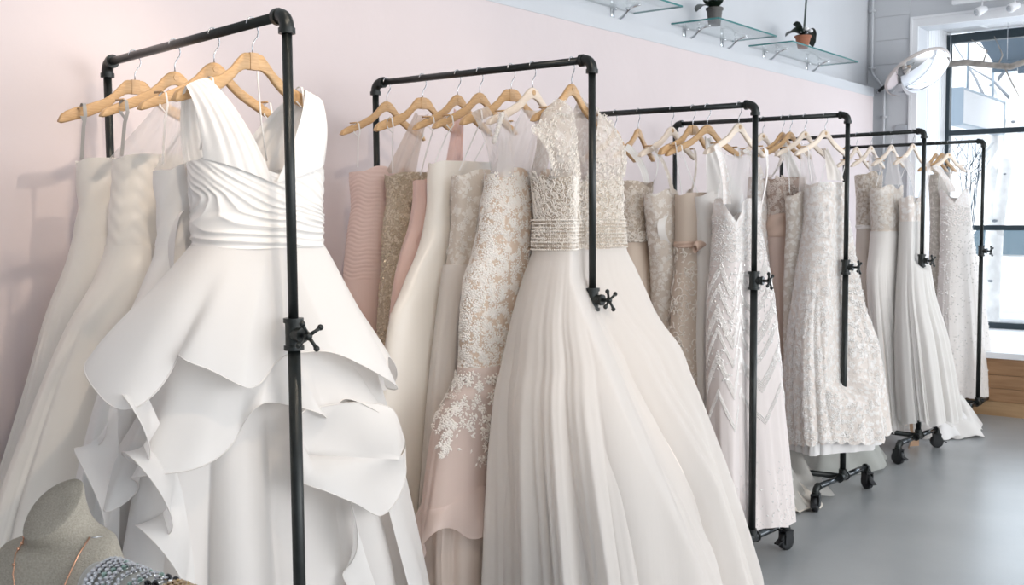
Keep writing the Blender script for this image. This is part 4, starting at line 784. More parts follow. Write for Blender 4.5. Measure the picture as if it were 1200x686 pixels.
# a1: the ruffled ballgown
g = Gown('a1', 'white ballgown with ruched V-neck bodice and cascading organza ruffles, front of the nearest rack', 'flat', 0, 'flat-topped wooden hanger holding the white ruffled ballgown')
g.behind_post()
def ruche(u, z):
    du = ((u - 0.25 + 0.5) % 1) - 0.5; w = sst((z - 1.46) / 0.10)
    dg = np.where(np.abs(du) < 0.38, du, np.sign(du) * 0.76 - du)
    zz = z - (0.06 + 0.42 * w) * dg
    ph = zz * 56 + 0.9 * vnoise(u * 6 + 3 * w, 3) + 0.25 * vnoise(u * 22 + z * 10, 6)
    ph2 = zz * 29 + 0.8 * vnoise(u * 5, 9)
    r1 = 1 - 2 * np.abs(np.sin(pi * ph)) ** 0.7; r2 = 1 - 2 * np.abs(np.sin(pi * ph2)) ** 0.7
    return 0.0024 * r1 * (0.2 + 1.2 * vnoise(u * 12 + zz * 40, 5)) + 0.0026 * r2 * vnoise(u * 7 + zz * 25, 8) + 0.004 * sst((1.515 - z) / 0.02)
S = g.loft('bodice', g.z1 - 0.012, 1.425, SATINW, ruche, top=neck('v', 0.045), N=260, M=110)
for sd in (-1, 1):
    q = (lambda sd: (lambda u: 1.637 - 0.055 * (u if sd < 0 else 1 - u)))(sd)
    if sd < 0: st_, sb_ = (-0.205, -0.145), (-0.176, -0.030)
    else: st_, sb_ = (0.150, 0.205), (-0.022, 0.185)
    g.strap(st_, sb_, q, SATINW, 1, 'shoulder_strap', 0.0035, 5, 41, 40, bulge=0.012, off=0.006)
    g.strap(st_, (sb_[0] * 0.9, sb_[1] * 0.9), 1.60, SATINW, -1, 'shoulder_strap', 0.003, 4, 25, 26, bulge=0.01)
MB().tube([g.W(0.01, 0.004, g.T - 0.115) - g.org, g.W(0.012, 0.012, 1.74) - g.org, g.W(0.02, 0.02, 1.64) - g.org], 0.0022, 6).build('hanging_loop', LOOP, g.root)
g.loops(0.135, LOOP, 1.66)
# plain warm underskirt, then the ruffled tiers
def under(u, z): return -0.012 + 0.05 * sst((1.43 - z) / 1.0) * (0.6 * g_soft(6 * u + 0.2) + 0.4 * g_fold(11 * u + 0.1))
g.loft('underskirt', 1.43, g.z0, ORGLIN, under, scale=0.80, N=220, M=60)
def tier(name, z0, a0, b0, fa, fb, drop, k, amp, zamp, ph, mat, sc=0.0, tc=-0.004, curl=0.0, u0=0.0, u1=1.0, p=1.0, M=40, N=420, lift=0.0):
    full = abs(u1 - u0 - 1) < 1e-6
    u = (u0 + (u1 - u0) * (np.arange(N) / (N if full else N - 1)))[None]; q = np.linspace(0, 1, M)[:, None]
    uw = u + 0.02 * np.sin(2 * pi * 3 * u + ph)
    wv = np.cos(2 * pi * k * uw + ph) + 0.35 * np.cos(2 * pi * (2 * k + 1) * uw + 2 * ph); w2 = np.sin(2 * pi * k * uw + ph) + 0.3 * np.sin(2 * pi * (k + 2) * uw)
    qq = q ** p; A = amp * q ** 1.8; ang = 2 * pi * u + 0.10 * w2 * q ** 2.5 * (amp / 0.05)
    rx = a0 + fa * qq + A * wv; ry = b0 + fb * qq + A * wv * 0.55
    dr = drop(u) if callable(drop) else drop
    z = z0 - dr * q + zamp * q ** 2 * w2 + lift * q * (1 - q) - curl * q ** 6 * (1 + wv)
    x = np.cos(ang); y = np.sin(ang); e = 2 / 2.2
    P = g.W(sc + rx * np.sign(x) * np.abs(x) ** e, tc + ry * np.sign(y) * np.abs(y) ** e, np.broadcast_to(z, rx.shape))
    o = gridobj(name, P, mat, g.root, full, g.org); e_ = P[-1]
    if full: e_ = np.concatenate([e_, e_[:1]])
    MB().tube(e_ - g.org, 0.0016, 5, False).build('rolled_hem', ORGLIN, o)
    return o, P
tier('ruffle_tier', 1.20, 0.25, 0.090, 0.16, 0.045, lambda u: 0.16 + 0.16 * np.abs(np.cos(2 * pi * u)) ** 1.5, 7, 0.035, 0.035, 1.3, ORGANZA, 0.01)
def d1(u):
    side = np.abs(np.cos(2 * pi * u)); return 0.265 + 0.055 * side + 0.05 * np.cos(2 * pi * u)
tier('ruffle_tier', 1.437, 0.178, 0.106, 0.255, 0.055, d1, 6, 0.038, 0.040, 0.4, ORGANZA, 0.008, curl=0.02, p=0.95)
def cascade(name, pts, wdir, w0, k, amp, mat, ph=0.0, nu=150, nq=16, taper=0.3, fall=0.5):
    """one ruffle falling down the skirt: gathered along a path, its free edge waving in and out"""
    pts = np.array(pts, float); L = np.linspace(0, 1, len(pts)); P = np.zeros((nu, nq, 3)); cum = 0
    for i, v in enumerate(np.linspace(0, 1, nu)):
        s, t, z = [pchip(L, pts[:, j], np.array([v]))[0] for j in range(3)]; w = w0 * (1 - taper * abs(2 * v - 1))
        for j, q in enumerate(np.linspace(0, 1, nq)):
            wv = cos(2 * pi * k * v + ph); w2 = sin(2 * pi * k * v + ph)
            ds = wdir[0] * w * q * (0.75 + 0.30 * wv * q); dt = wdir[1] * w * q + amp * w2 * q ** 1.3; dz = -fall * w * q + amp * 0.9 * wv * q ** 1.5
            P[i, j] = g.W(s + ds, t + dt, z + dz)
    o = gridobj(name, P, mat, g.root, False, g.org)
    MB().tube(P[:, -1] - g.org, 0.0016, 5, False).build('rolled_hem', ORGLIN, o)
    return o
cascade('ruffle_cascade', [(-0.34, 0.02, 1.12), (-0.30, 0.05, 0.98), (-0.27, 0.06, 0.84), (-0.25, 0.06, 0.66), (-0.26, 0.06, 0.50)], (-1.0, 0.25), 0.125, 3.6, 0.060, ORGANZA, 0.6)
cascade('ruffle_cascade', [(-0.36, -0.06, 1.10), (-0.36, -0.06, 0.9), (-0.37, -0.06, 0.7), (-0.38, -0.06, 0.5)], (-1.0, -0.2), 0.10, 2.6, 0.05, ORGANZA, 2.4)
# one big open curl of organza beside the front post
RIM = [(0.412, 0.095, 0.883), (0.357, 0.105, 0.976), (0.248, 0.115, 1.011), (0.141, 0.122, 1.023), (0.042, 0.128, 1.025), (-0.004, 0.132, 0.986), (-0.014, 0.134, 0.933), (0.011, 0.136, 0.852), (0.069, 0.165, 0.817), (0.154, 0.17, 0.771), (0.269, 0.15, 0.71), (0.352, 0.125, 0.732), (0.406, 0.105, 0.801)]
cl = np.array(RIM); cl = np.concatenate([cl, cl[:1]]); tt_ = np.arange(len(cl)); tq = np.linspace(0, len(cl) - 1, 140)
rim = np.stack([pchip(tt_, cl[:, i], tq) for i in range(3)], 1)
def curl_pt(q):
    apx = np.array((0.07, 0.085, 0.90)); far = np.array((0.36, 0.135, 0.84)); w = np.clip((rim[:, :1] - 0.02) / 0.40, 0, 1) ** 0.8
    cen = apx * (1 - w) + far * w; p = cen + (rim - cen) * np.array((q, q ** 0.5, q))
    p[:, 1] += 0.018 * np.sin(pi * q) * np.sin(2 * pi * tq / 6.2 + 0.6); return p
P = np.array([g.W(*curl_pt(q).T, False) for q in np.linspace(0.0, 1, 18)])
o = gridobj('ruffle_curl', P, ORGANZA, g.root, False, g.org)
MB().tube(P[-1] - g.org, 0.0016, 5, False).build('rolled_hem', ORGLIN, o)
cascade('ruffle_cascade', [(0.20, 0.08, 0.82), (0.26, 0.08, 0.62), (0.34, 0.08, 0.40), (0.40, 0.08, 0.2)], (-0.6, 0.25), 0.16, 1.6, 0.05, ORGANZA, 1.0, fall=0.3)
tier('side_drape', 1.18, 0.30, 0.09, 0.34, 0.06, 0.98, 5, 0.055, 0.03, 2.0, ORGANZA, 0.03, u0=-0.17, u1=0.155, N=160, M=60, p=0.8)
tier('side_drape', 1.06, 0.30, 0.08, 0.20, 0.05, 0.90, 5, 0.05, 0.03, 0.5, ORGANZA, 0.0, u0=0.40, u1=0.66, N=120, M=50, p=0.8)

# ------------------------------------------------------------------ rack 2
g = Gown('b7', 'dusty pink gown with ruched bodice, closest to the wall on the second rack', 'round', 0, 'round-shouldered wooden hanger holding the dusty pink ruched gown')
g.loft('bodice', g.z1, 1.27, PINKC, lambda u, z: 0.0012 * g_fold(z * 66 - 5 * u + 0.5 * np.sin(4 * pi * u) + 1.5 * vnoise(u * 13 + z * 3, 4)) * (0.4 + vnoise(u * 7 + z * 25, 2)), top=neck('sweet', 0.025), N=200, M=130)
g.loft('skirt', 1.275, g.z0, PINKC, g.folds(16, 0.018, 1.33), M=40); g.loops(0.165)
g = Gown('b6', 'gold sequin strapless gown with beige side sash on the second rack', 'flat', 0, 'flat-topped wooden hanger holding the gold sequin gown')
S = g.loft('body', g.z1, g.z0, GOLDS, g.folds(9, 0.012, 1.5, False), top=neck('straight'), M=90)
g.scatter('sequins', S, *g.rnd(5200, 0.9, g.z1 - 0.015), 'bead', 0.0035, GOLDB)
g.neck_panel(0.03, g.T - 0.125, 0.075, g.z1, SHEERB, name='sheer_back'); g.loops(0.17)
P = np.array([[g.W(-0.055 - 0.055 * v + 0.03 * q, 0.03 + 0.025 * sin(3 * v) + 0.01 * q, 1.60 - 0.16 * v - 0.05 * q + 0.02 * sin(5 * v + 3 * q)) for q in np.linspace(0, 1, 8)] for v in np.linspace(0, 1, 20)])
gridobj('sash', P, CHAMP, g.root, False, g.org)
g = Gown('b5', 'rose pink chiffon gown wedged between the gold gown and the ivory satin gown', 'round', 0, 'round-shouldered wooden hanger holding the rose pink chiffon gown')
g.loft('bodice', g.z1, 1.36, ROSE, lambda u, z: 0.002 * g_soft(12 * u), top=neck('sweet', 0.02), M=30)
g.loft('skirt', 1.365, g.z0, ROSE, g.folds(13, 0.02, 1.45), M=50); g.neck_panel(0.02, g.T - 0.12, 0.05, g.z1, SHEERP, name='halter_panel', side=1); g.loops(0.16)
P = np.array([[g.W(-0.235 + 0.03 * q, 0.05 + 0.03 * q * sin(5 * v), 1.45 - 0.17 * v * (1 - 0.3 * q)) for q in np.linspace(-1, 1, 10)] for v in np.linspace(0, 1, 16)])
gridobj('flounce', P, ROSE, g.root, False, g.org)
g = Gown('b4', 'plain ivory satin sheath gown with godet seam on the second rack', 'round', 0, 'round-shouldered wooden hanger holding the plain ivory satin sheath')
g.loft('body', g.z1, 1.18, SATIN2, lambda u, z: 0.0015 * g_soft(4 * u + 6 * z), top=neck('straight'), M=50)
g.loft('godet_skirt', 1.185, g.z0, SATIN2, g.folds(7, 0.03, 1.2, False), M=60, off=0.003); g.loops(0.165)
g = Gown('b3', 'ivory lace gown with sheer tulle top, behind the blush mermaid gown', 'flat', 0, 'flat-topped wooden hanger holding the ivory lace gown behind the mermaid gown')
S = g.loft('bodice', g.z1, 1.22, LACEI, lambda u, z: 0.002 * g_soft(9 * u), top=neck('sweet', 0.03), M=50)
g.scatter('lace_applique', S, *g.rnd(520, 1.0, g.z1 - 0.02), 'flower', 0.010, THREAD)
g.loft('tulle_overlay', 1.34, g.z0, TULLE, g.folds(15, 0.022, 1.4), off=0.012, M=60); g.loft('lining', 1.225, g.z0, TULLEL, g.folds(8, 0.012, 1.3, False), M=40)
g.strap((-0.20, -0.12), (-0.145, -0.06), g.z1 - 0.02, SHEER, 1, 'sheer_strap', 0.002, 4); g.strap((0.12, 0.20), (0.0, 0.08), g.z1 - 0.02, SHEER, 1, 'sheer_strap', 0.002, 4); g.loops(0.16)
# b2 mermaid
g = Gown('b2', 'lace mermaid gown with blush tulle skirt and wide horsehair hem', 'round', 1, 'pale window-lit round-shouldered wooden hanger holding the lace mermaid gown')
S = g.loft('lace_body', g.z1, 0.93, LACEN, lambda u, z: 0.0012 * g_soft(6 * u), top=neck('sweet', 0.045), M=90)
g.scatter('lace_applique', S, *g.rnd(3200, 0.93, g.z1 - 0.03), 'flower', 0.0115, THREAD)
g.scatter('lace_leaves', S, *g.rnd(2600, 0.93, g.z1 - 0.01), 'leaf', 0.0125, THREAD)
TZ = 0.60
S2 = g.loft('tulle_skirt', 1.02, TZ, BLUSHT, g.folds(8, 0.035, 1.05, False), off=0.006, hem=wav(3, 0.03, 1.0), M=60)
g.loft('lining', 0.95, 0.05, BLUSHL, g.folds(6, 0.05, 1.0, False, 3), scale=0.80, M=60)
dfn = g.folds(8, 0.035, 1.05, False)
u = np.repeat(np.arange(240)[None] / 240, 14, 0); q = np.repeat(np.linspace(0, 1, 14)[:, None], 240, 1)
zt = TZ + wav(3, 0.03, 1.0)(u) + 0.012
fl_ = 0.045 * q ** 1.3 * np.sin(2 * pi * 7 * u + 0.8) + 0.035 * q
P = g.surf(u, zt, dfn(u, zt) + fl_, 0.010); P[..., 2] += -0.105 * q + 0.05 * q * np.cos(2 * pi * 7 * u + 0.4)
gridobj('horsehair_hem', P, BLUSHT, g.root, True, g.org)
P = np.array([[g.W(0.10 + 0.10 * v + 0.05 * q * sin(3.2 * v), 0.115 + 0.05 * sin(3.6 * v) + 0.05 * q * cos(4 * v), 0.72 - 0.22 * v + 0.13 * sin(3.4 * v) * (1 - v) - 0.075 * q) for q in np.linspace(0, 1, 10)] for v in np.linspace(0, 1, 30)])
gridobj('horsehair_curl', P, BLUSHT, g.root, False, g.org)
def edge(u, z, r): return r.rand(len(u)) < np.clip((z - 0.80) / 0.14, 0, 1) ** 1.3
g.scatter('lace_edging', S2, *g.rnd(900, 0.80, 1.0, keep=edge), 'flower', 0.013, THREAD, 0.003)
g.scatter('lace_edging', S2, *g.rnd(900, 0.78, 1.0, keep=edge), 'leaf', 0.015, THREAD, 0.003)
r_ = np.random.RandomState(4)
for cu, cz in ((0.33, 0.79), (0.12, 0.74), (0.44, 0.84)):
    n = 34; dz = r_.rand(n) * 0.15 - 0.075; g.scatter('lace_spray', S2, cu + r_.randn(n) * 0.010 * (1 - np.abs(dz) * 5), cz + dz, 'flower', 0.011, THREAD, 0.003)
    g.scatter('lace_spray', S2, cu + r_.randn(n) * 0.018, cz + dz, 'leaf', 0.017, THREAD, 0.003)
for sd, a_ in ((-1, (-0.205, -0.165)), (1, (0.165, 0.205))):
    c_ = float(g.sec(np.array(g.z1))[0]); sb = (c_ - 0.15, c_ - 0.10) if sd < 0 else (c_ + 0.09, c_ + 0.14)
    g.strap(a_, sb, g.z1 - 0.03, SHEER, 1, 'lace_strap', 0.002, 3, 11, 24)
    o_ = MB()
    for i in range(9):
        v = i / 8; s = a_[0] * (1 - v) + sb[0] * v + 0.012; o_.ball(g.W(s, 0.026, g.T - 0.18 - 0.085 * v) - g.org, 0.011, 7, 4, (1, 0.6, 1))
    o_.build('strap_flowers', THREAD, g.root)
g.neck_panel(0.05, g.T - 0.14, 0.12, g.z1 - 0.06, SHEER, name='sheer_back')
# b1 cap-sleeve tulle ballgown
g = Gown('b1', 'champagne tulle ballgown with beaded cap-sleeve illusion bodice, front of the second rack', 'round', 0, 'round-shouldered wooden hanger holding the cap-sleeve tulle ballgown')
g.behind_post(1.30, 0.5)
BZ = 1.612
S = g.loft('bodice', BZ + 0.02, 1.385, LACEB, lambda u, z: 0.0008 * g_soft(5 * u), top=neck('v', 0.03), M=60)
g.scatter('scroll_embroidery', S, *g.rnd(600, 1.48, BZ + 0.018), 'scroll', 0.0155, SILVERB, 0.001)
g.scatter('bead_embroidery', S, *g.rnd(3600, 1.47, BZ + 0.005), 'bead', 0.0030, SILVERB, 0.001)
Sb = g.belt(1.385, 1.488, LACEB, 'beaded_belt', 0.007, 3, 200, 0.0016)
us, zs = [], []
for zz_ in np.linspace(1.390, 1.484, 9): n = 150; us += list((np.arange(n) + 0.5 * (len(us) % 2)) / n); zs += [zz_] * n
g.scatter('belt_beads', Sb, np.array(us), np.array(zs), 'bead', 0.0035, SILVERB, 0.002)
g.scatter('belt_scrolls', Sb, *g.rnd(420, 1.40, 1.475), 'scroll', 0.009, SILVERB, 0.002)
SHB = fabric('sheer_beaded', (0.74, 0.66, 0.59), 0.6, 0.3, 0.22, 0.2, motif=(0.84, 0.79, 0.73), mscale=55, bump=0.6)
for side in (1, -1):
    for sd in (-1, 1):
        q = (lambda sd: (lambda u: BZ + 0.012 - 0.02 * (u if sd < 0 else 1 - u)))(sd)
        if sd < 0: st_, sb_ = (-0.310, -0.095), (-0.215, -0.014)
        else: st_, sb_ = (0.095, 0.275), (0.014, 0.235)
        if side < 0: st_ = tuple(x * 0.70 for x in st_); sb_ = tuple(x * 0.80 + 0.01 for x in sb_)
        o = g.strap(st_, sb_, q, SHB, side, 'cap_sleeve_panel', 0.0, 3, 30, 30, bulge=0.022 if side > 0 else -0.012, zt_off=0.008, ease=0.95, droop=0.045)
        if side == 1:
            V_ = np.zeros(len(o.data.vertices) * 3); o.data.vertices.foreach_get('co', V_); V_ = V_.reshape(30, 30, 3)
            r_ = np.random.RandomState(11 + sd)
            m = MB()
            for _ in range(330):
                i, j = r_.rand() * 27, r_.rand() * 28; edge_ = (i < 4) or (j < 7 if sd < 0 else j > 21) or i > 20
                if not edge_ and r_.rand() > 0.35: continue
                i0, j0 = int(i), int(j); p = V_[i0, j0] + (V_[i0 + 1, j0] - V_[i0, j0]) * (i - i0) + (V_[i0, j0 + 1] - V_[i0, j0]) * (j - j0)
                a = r_.rand() * 6.3; X = g.sv * cos(a) + np.array((0, 0, sin(a))); Y = -g.sv * sin(a) + np.array((0, 0, cos(a))); sz = 0.008 + 0.005 * r_.rand()
                V, F = TPL['scroll']; m.add([p + g.tv * (0.002 + sz * v[2]) + X * sz * v[0] + Y * sz * v[1] for v in V], F)
            o2_ = m.build('scroll_embroidery', SILVERB, g.root, False); o2_['kind'] = 'stuff'
# collar joining the two panels above the keyhole
P = np.array([[g.W(-0.016 + 0.032 * a_, float(g.at_s(0.0, 1.61, 1)) * 0.78 + 0.02 - 0.02 * abs(a_ - .5), 1.668 + 0.024 * b_ + 0.02 * abs(a_ - 0.5)) for a_ in np.linspace(0, 1, 9)] for b_ in np.linspace(0, 1, 7)])
gridobj('collar', P, SHB, g.root, False, g.org)
g.loft('skirt_lining', 1.388, g.z0 + 0.02, TULLEL, g.folds(10, 0.02, 1.40, bias=0.5), scale=0.84, M=60)
g.loft('tulle_overlay', 1.39, g.z0 + 0.02, TULLE, g.folds(15, 0.085, 1.42, True, 2, bias=0.85), off=0.004, N=360, M=70, hem=wav(6, 0.012))
g.loft('tulle_overlay', 1.385, g.z0 + 0.06, TULLE, g.folds(11, 0.05, 1.42, True, 5, bias=0.6), scale=0.92, N=260, M=70, hem=wav(5, 0.012, 2))

# ------------------------------------------------------------------ rack 3
g = Gown('c6', 'champagne lace gown with beaded belt and pleated skirt on the third rack', 'round', 0, 'round-shouldered wooden hanger holding the champagne belted lace gown')
S = g.loft('bodice', g.z1, 1.38, LACEB, None, top=neck('scoop', 0.03), M=40); g.scatter('scroll_embroidery', S, *g.rnd(380, 1.43, g.z1 - 0.03), 'scroll', 0.011, SILVERB)
Sb = g.belt(1.378, 1.43, LACEB, 'beaded_belt', 0.006, 2); g.scatter('belt_beads', Sb, *g.rnd(1100, 1.382, 1.426), 'bead', 0.0035, SILVERB, 0.002)
g.loft('pleated_skirt', 1.38, g.z0, CHAMP, g.folds(20, 0.02, 1.42), M=50); g.strap((-0.19, -0.13), (-0.09, -0.035), g.z1 - 0.01, SATINW, 1, 'shoulder_strap', 0.001, 3); g.strap((0.13, 0.19), (0.02, 0.07), g.z1 - 0.01, SATINW, 1, 'shoulder_strap', 0.001, 3)
make_hanger(3, 0.645, 4, 'round', 0, 'spare wooden hanger at the wall end of the third rack')
g = Gown('c5', 'slim ivory lace gown with narrow straps beside the bow-belted champagne gown', 'round', 1, 'palest window-lit wooden hanger on the third rack, holding the slim ivory lace gown')
S = g.loft('body', g.z1, g.z0, LACEI, g.folds(6, 0.008, 1.3, False), top=neck('sweet', 0.04), M=90); g.scatter('lace_applique', S, *g.rnd(900, 0.6, g.z1 - 0.02), 'flower', 0.009, THREAD)
c_ = float(g.sec(np.array(g.z1))[0]); g.strap((-0.175, -0.155), (c_ - 0.085, c_ - 0.06), g.z1 - 0.02, LACEI, 1, 'narrow_strap', 0, 2, 7, 20); g.strap((0.155, 0.175), (c_ + 0.06, c_ + 0.085), g.z1 - 0.02, LACEI, 1, 'narrow_strap', 0, 2, 7, 20)
P = np.array([[g.W(c_ - 0.075 - 0.055 * sin(pi * v) + 0.012 * q, 0.03 + 0.012 * q, 1.53 - 0.17 * v) for q in np.linspace(-1, 1, 6)] for v in np.linspace(0, 1, 20)])
gridobj('fallen_strap', P, SATINW, g.root, False, g.org)
g = Gown('c4', 'champagne strapless gown with scroll lace and satin bow belt on the third rack', 'flat', 0, 'flat-topped wooden hanger holding the bow-belted champagne gown')
S = g.loft('body', g.z1, g.z0, CHAMP, g.folds(9, 0.014, 1.45, False), top=neck('straight'), M=90)
kp = lambda u, z, r: (z > 1.38) & (np.abs(((u - 0.13 + .5) % 1) - .5) < 0.19) | (z < 1.36) & (r.rand(len(u)) < 0.55)
g.scatter('scroll_lace', S, *g.rnd(1500, 0.45, g.z1 - 0.01, keep=kp), 'scroll', 0.020, THREADC); g.scatter('leaf_lace', S, *g.rnd(1300, 0.45, g.z1 - 0.01, keep=kp), 'leaf', 0.012, THREADC)
Sb = g.belt(1.355, 1.385, BLUSHS, 'satin_belt', 0.006, 1.5)
m = MB()
for sd in (-1, 1):
    P = np.array([[g.W(-0.02 + sd * (0.005 + 0.075 * sin(pi * 0.5 * v)), float(g.sec(np.array(1.37))[3]) + 0.018 + 0.012 * cos(2 * pi * q), 1.372 - 0.02 * v * v + (0.006 + 0.017 * sin(pi * v * 0.8)) * sin(2 * pi * q)) for q in np.linspace(0, 1, 11)] for v in np.linspace(0, 1, 12)])
    m.grid(P - g.org)
m.ball(g.W(-0.02, float(g.sec(np.array(1.37))[3]) + 0.022, 1.37) - g.org, 0.014, 10, 6, (1, 1, 1.2)); m.build('bow', BLUSHS, g.root); g.loops(0.16)
g = Gown('c3', 'white chiffon gown with tall V-shaped sheer top, half hidden behind the chevron beaded gown', 'round', 0, 'round-shouldered wooden hanger second from the front post of the third rack')
g.loft('body', g.z1, g.z0, SATINW, g.folds(9, 0.014, 1.5, False), top=neck('sweet', 0.02), M=60); g.neck_panel(0.012, g.T - 0.12, 0.105, g.z1 - 0.01, SATINW, name='chiffon_top', side=1); g.loops(0.165)
g = Gown('c1', 'white gown with V-neck cups and chevron beading, front of the third rack', 'round', 1, 'pale window-lit round-shouldered wooden hanger holding the chevron beaded gown')
g.behind_post()
def cups(u, z):
    d = 0.0
    for uc in (0.30, 0.44): d = d + 0.016 * np.exp(-((u - uc) / 0.045) ** 2 - ((z - 1.495) / 0.038) ** 2)
    return d - 0.006 * np.exp(-((z - 1.43) / 0.03) ** 2)
S = g.loft('bodice', g.z1 + 0.012, 1.30, DECO, cups, top=neck('v', 0.10, 0.37), M=70, N=260)
S = g.loft('skirt', 1.305, g.z0, fabric('deco_ground', (0.84, 0.765, 0.735), 0.6, 0.15, 0, 0.2, bump=0.2, streak=1), g.folds(9, 0.016, 1.1), M=80, hem=wav(5, 0.006))
def tri(x): return 2 * np.abs((x % 1) - 0.5)
us, zs = [], []
for zc, h_, k_, rows in ((1.24, 0.12, 6, 4), (1.15, 0.13, 6, 3), (1.06, 0.14, 6, 5), (0.965, 0.15, 6, 3), (0.86, 0.16, 6, 5), (0.70, 0.16, 6, 3)):
    for rw in range(rows):
        n = 420; u_ = np.arange(n) / n; z_ = zc - rw * 0.011 + h_ * (tri(k_ * u_ + 0.15) - 0.5); us.append(u_); zs.append(z_)
us = np.concatenate(us); zs = np.concatenate(zs); g.scatter('chevron_beads', S, us, zs, 'bead', 0.0036, PEARL, 0.001)
kp = lambda u, z, r: r.rand(len(u)) < np.clip((z - 0.75) / 0.35, 0.05, 1)
g.scatter('leaf_beading', S, *g.rnd(1500, 0.78, 1.29, keep=kp), 'leaf', 0.016, PEARL, 0.001)
kp = lambda u, z, r: r.rand(len(u)) < np.clip((0.46 - z) / 0.3, 0, 1)
g.scatter('hem_petals', S, *g.rnd(1500, g.z0 + 0.01, 0.46, keep=kp), 'leaf', 0.010, PEARL, 0.002)
Sb2 = lambda uu, zz: g.surf(uu, zz, cups(uu, zz), 0.0)
kp = lambda u, z, r: z < 1.49 - 0.06 * np.clip(1 - np.abs(((u - .37 + .5) % 1) - .5) / 0.13, 0, 1)
g.scatter('bodice_beads', Sb2, *g.rnd(2600, 1.30, 1.54, keep=kp), 'bead', 0.0032, PEARL, 0.001)
for sd in (-1, 1):
    a_ = (-0.20, -0.165) if sd < 0 else (0.165, 0.20); g.strap(a_, (-0.145, -0.115) if sd < 0 else (0.10, 0.145), g.z1 - 0.012, DECO, 1, 'beaded_strap', 0, 2, 9, 26)
g.neck_panel(0.10, g.T - 0.20, 0.125, 1.42, SHEER, name='sheer_back')

# ------------------------------------------------------------------ rack 4
g = Gown('d5', 'white lace gown with hanging paper tag, just behind the third rack front post', 'round', 1, 'pale window-lit wooden hanger with the white tagged lace gown on the fourth rack')
g.loft('body', g.z1, g.z0, LACEW, g.folds(7, 0.01, 1.4, False), top=neck('v', 0.05), M=70)
for sd in (-1, 1): g.strap((-0.19, -0.15) if sd < 0 else (0.15, 0.19), (-0.09, -0.05) if sd < 0 else (0.01, 0.05), g.z1 - 0.01, LACEW, 1, 'lace_strap', 0, 2, 7, 18)
P = np.array([[g.W(0.07 + 0.045 * a_, 0.10 + 0.02 * a_ - 0.05 * b_ * 0, 1.60 - 0.085 * b_ - 0.03 * a_) for a_ in np.linspace(0, 1, 3)] for b_ in np.linspace(0, 1, 3)])
gridobj('paper_tag', P, PAPER, g.root, False, g.org)
g = Gown('d4', 'blush gown with petal-textured bodice, satin waist and pleated skirt on the fourth rack', 'round', 0, 'left one of the two overlapping honey-coloured hangers on the fourth rack')
S = g.loft('bodice', g.z1, 1.48, fabric('petal_ground', (0.50, 0.37, 0.30), 0.6, 0.1, 0, 0.2, bump=0.2), None, top=neck('straight'), M=30)
g.scatter('petals', S, *g.rnd(560, 1.49, g.z1), 'flower', 0.0125, fabric('petal_cloth', (0.86, 0.77, 0.70), 0.5, 0.2, 0, 0.2, bump=0.02), 0.001)
g.belt(1.375, 1.505, BLUSHS, 'satin_waist', 0.008, 1.6, 160, 0.004)
g.loft('pleated_skirt', 1.40, g.z0, BLUSHP, g.folds(22, 0.016, 1.42), M=60); g.neck_panel(0.012, g.T - 0.11, 0.07, g.z1, SATINW, name='chiffon_top', side=1)
make_hanger(4, 0.298, 18, 'round', 0, 'right one of the two overlapping honey-coloured hangers on the fourth rack')
g = Gown('d3', 'ivory lace gown squeezed between the blush gown and the scalloped lace gown', 'round', 1, 'pale window-lit wooden hanger half hidden behind the hanger of the scalloped lace gown')
S = g.loft('body', g.z1, g.z0, LACEI, g.folds(7, 0.012, 1.4, False), top=neck('sweet', 0.03), M=70, hem=scal(20, 0.012)); g.neck_panel(0.03, g.T - 0.13, 0.09, g.z1, SHEER, name='sheer_top', side=1); g.loops(0.165)
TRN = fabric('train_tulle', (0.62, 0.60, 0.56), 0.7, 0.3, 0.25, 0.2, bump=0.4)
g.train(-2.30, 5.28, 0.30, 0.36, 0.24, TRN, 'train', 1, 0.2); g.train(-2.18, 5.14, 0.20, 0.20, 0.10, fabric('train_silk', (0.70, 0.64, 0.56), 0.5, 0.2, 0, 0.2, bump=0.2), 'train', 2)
g = Gown('d1', 'ivory lace A-line gown with scalloped hem, front of the fourth rack', 'round', 1, 'very pale window-lit wooden hanger holding the scalloped lace A-line gown')
g.behind_post(0.62, 1.5)
S = g.loft('bodice', g.z1, 1.34, LACEW, None, top=neck('straight'), M=40)
S2 = g.loft('skirt', 1.345, g.z0, LACEW, g.folds(6, 0.045, 1.38), N=260, M=80, hem=scal(26, 0.016, 0.6)); 
g.scatter('lace_applique', S2, *g.rnd(2300, g.z0 + 0.02, 1.33), 'flower', 0.013, THREADW); g.scatter('lace_leaves', S2, *g.rnd(1800, g.z0 + 0.02, 1.33), 'leaf', 0.014, THREADW)
g.scatter('lace_applique', S, *g.rnd(700, 1.34, g.z1 - 0.01), 'flower', 0.010, THREADW)
g.neck_panel(0.012, g.T - 0.165, 0.075, g.z1 + 0.01, TULLEL, name='chiffon_top', side=1); g.loops(0.165)
g.loft('underskirt', 1.0, 0.26, TULLEWL, g.folds(6, 0.04, 1.3), scale=0.85, M=30)

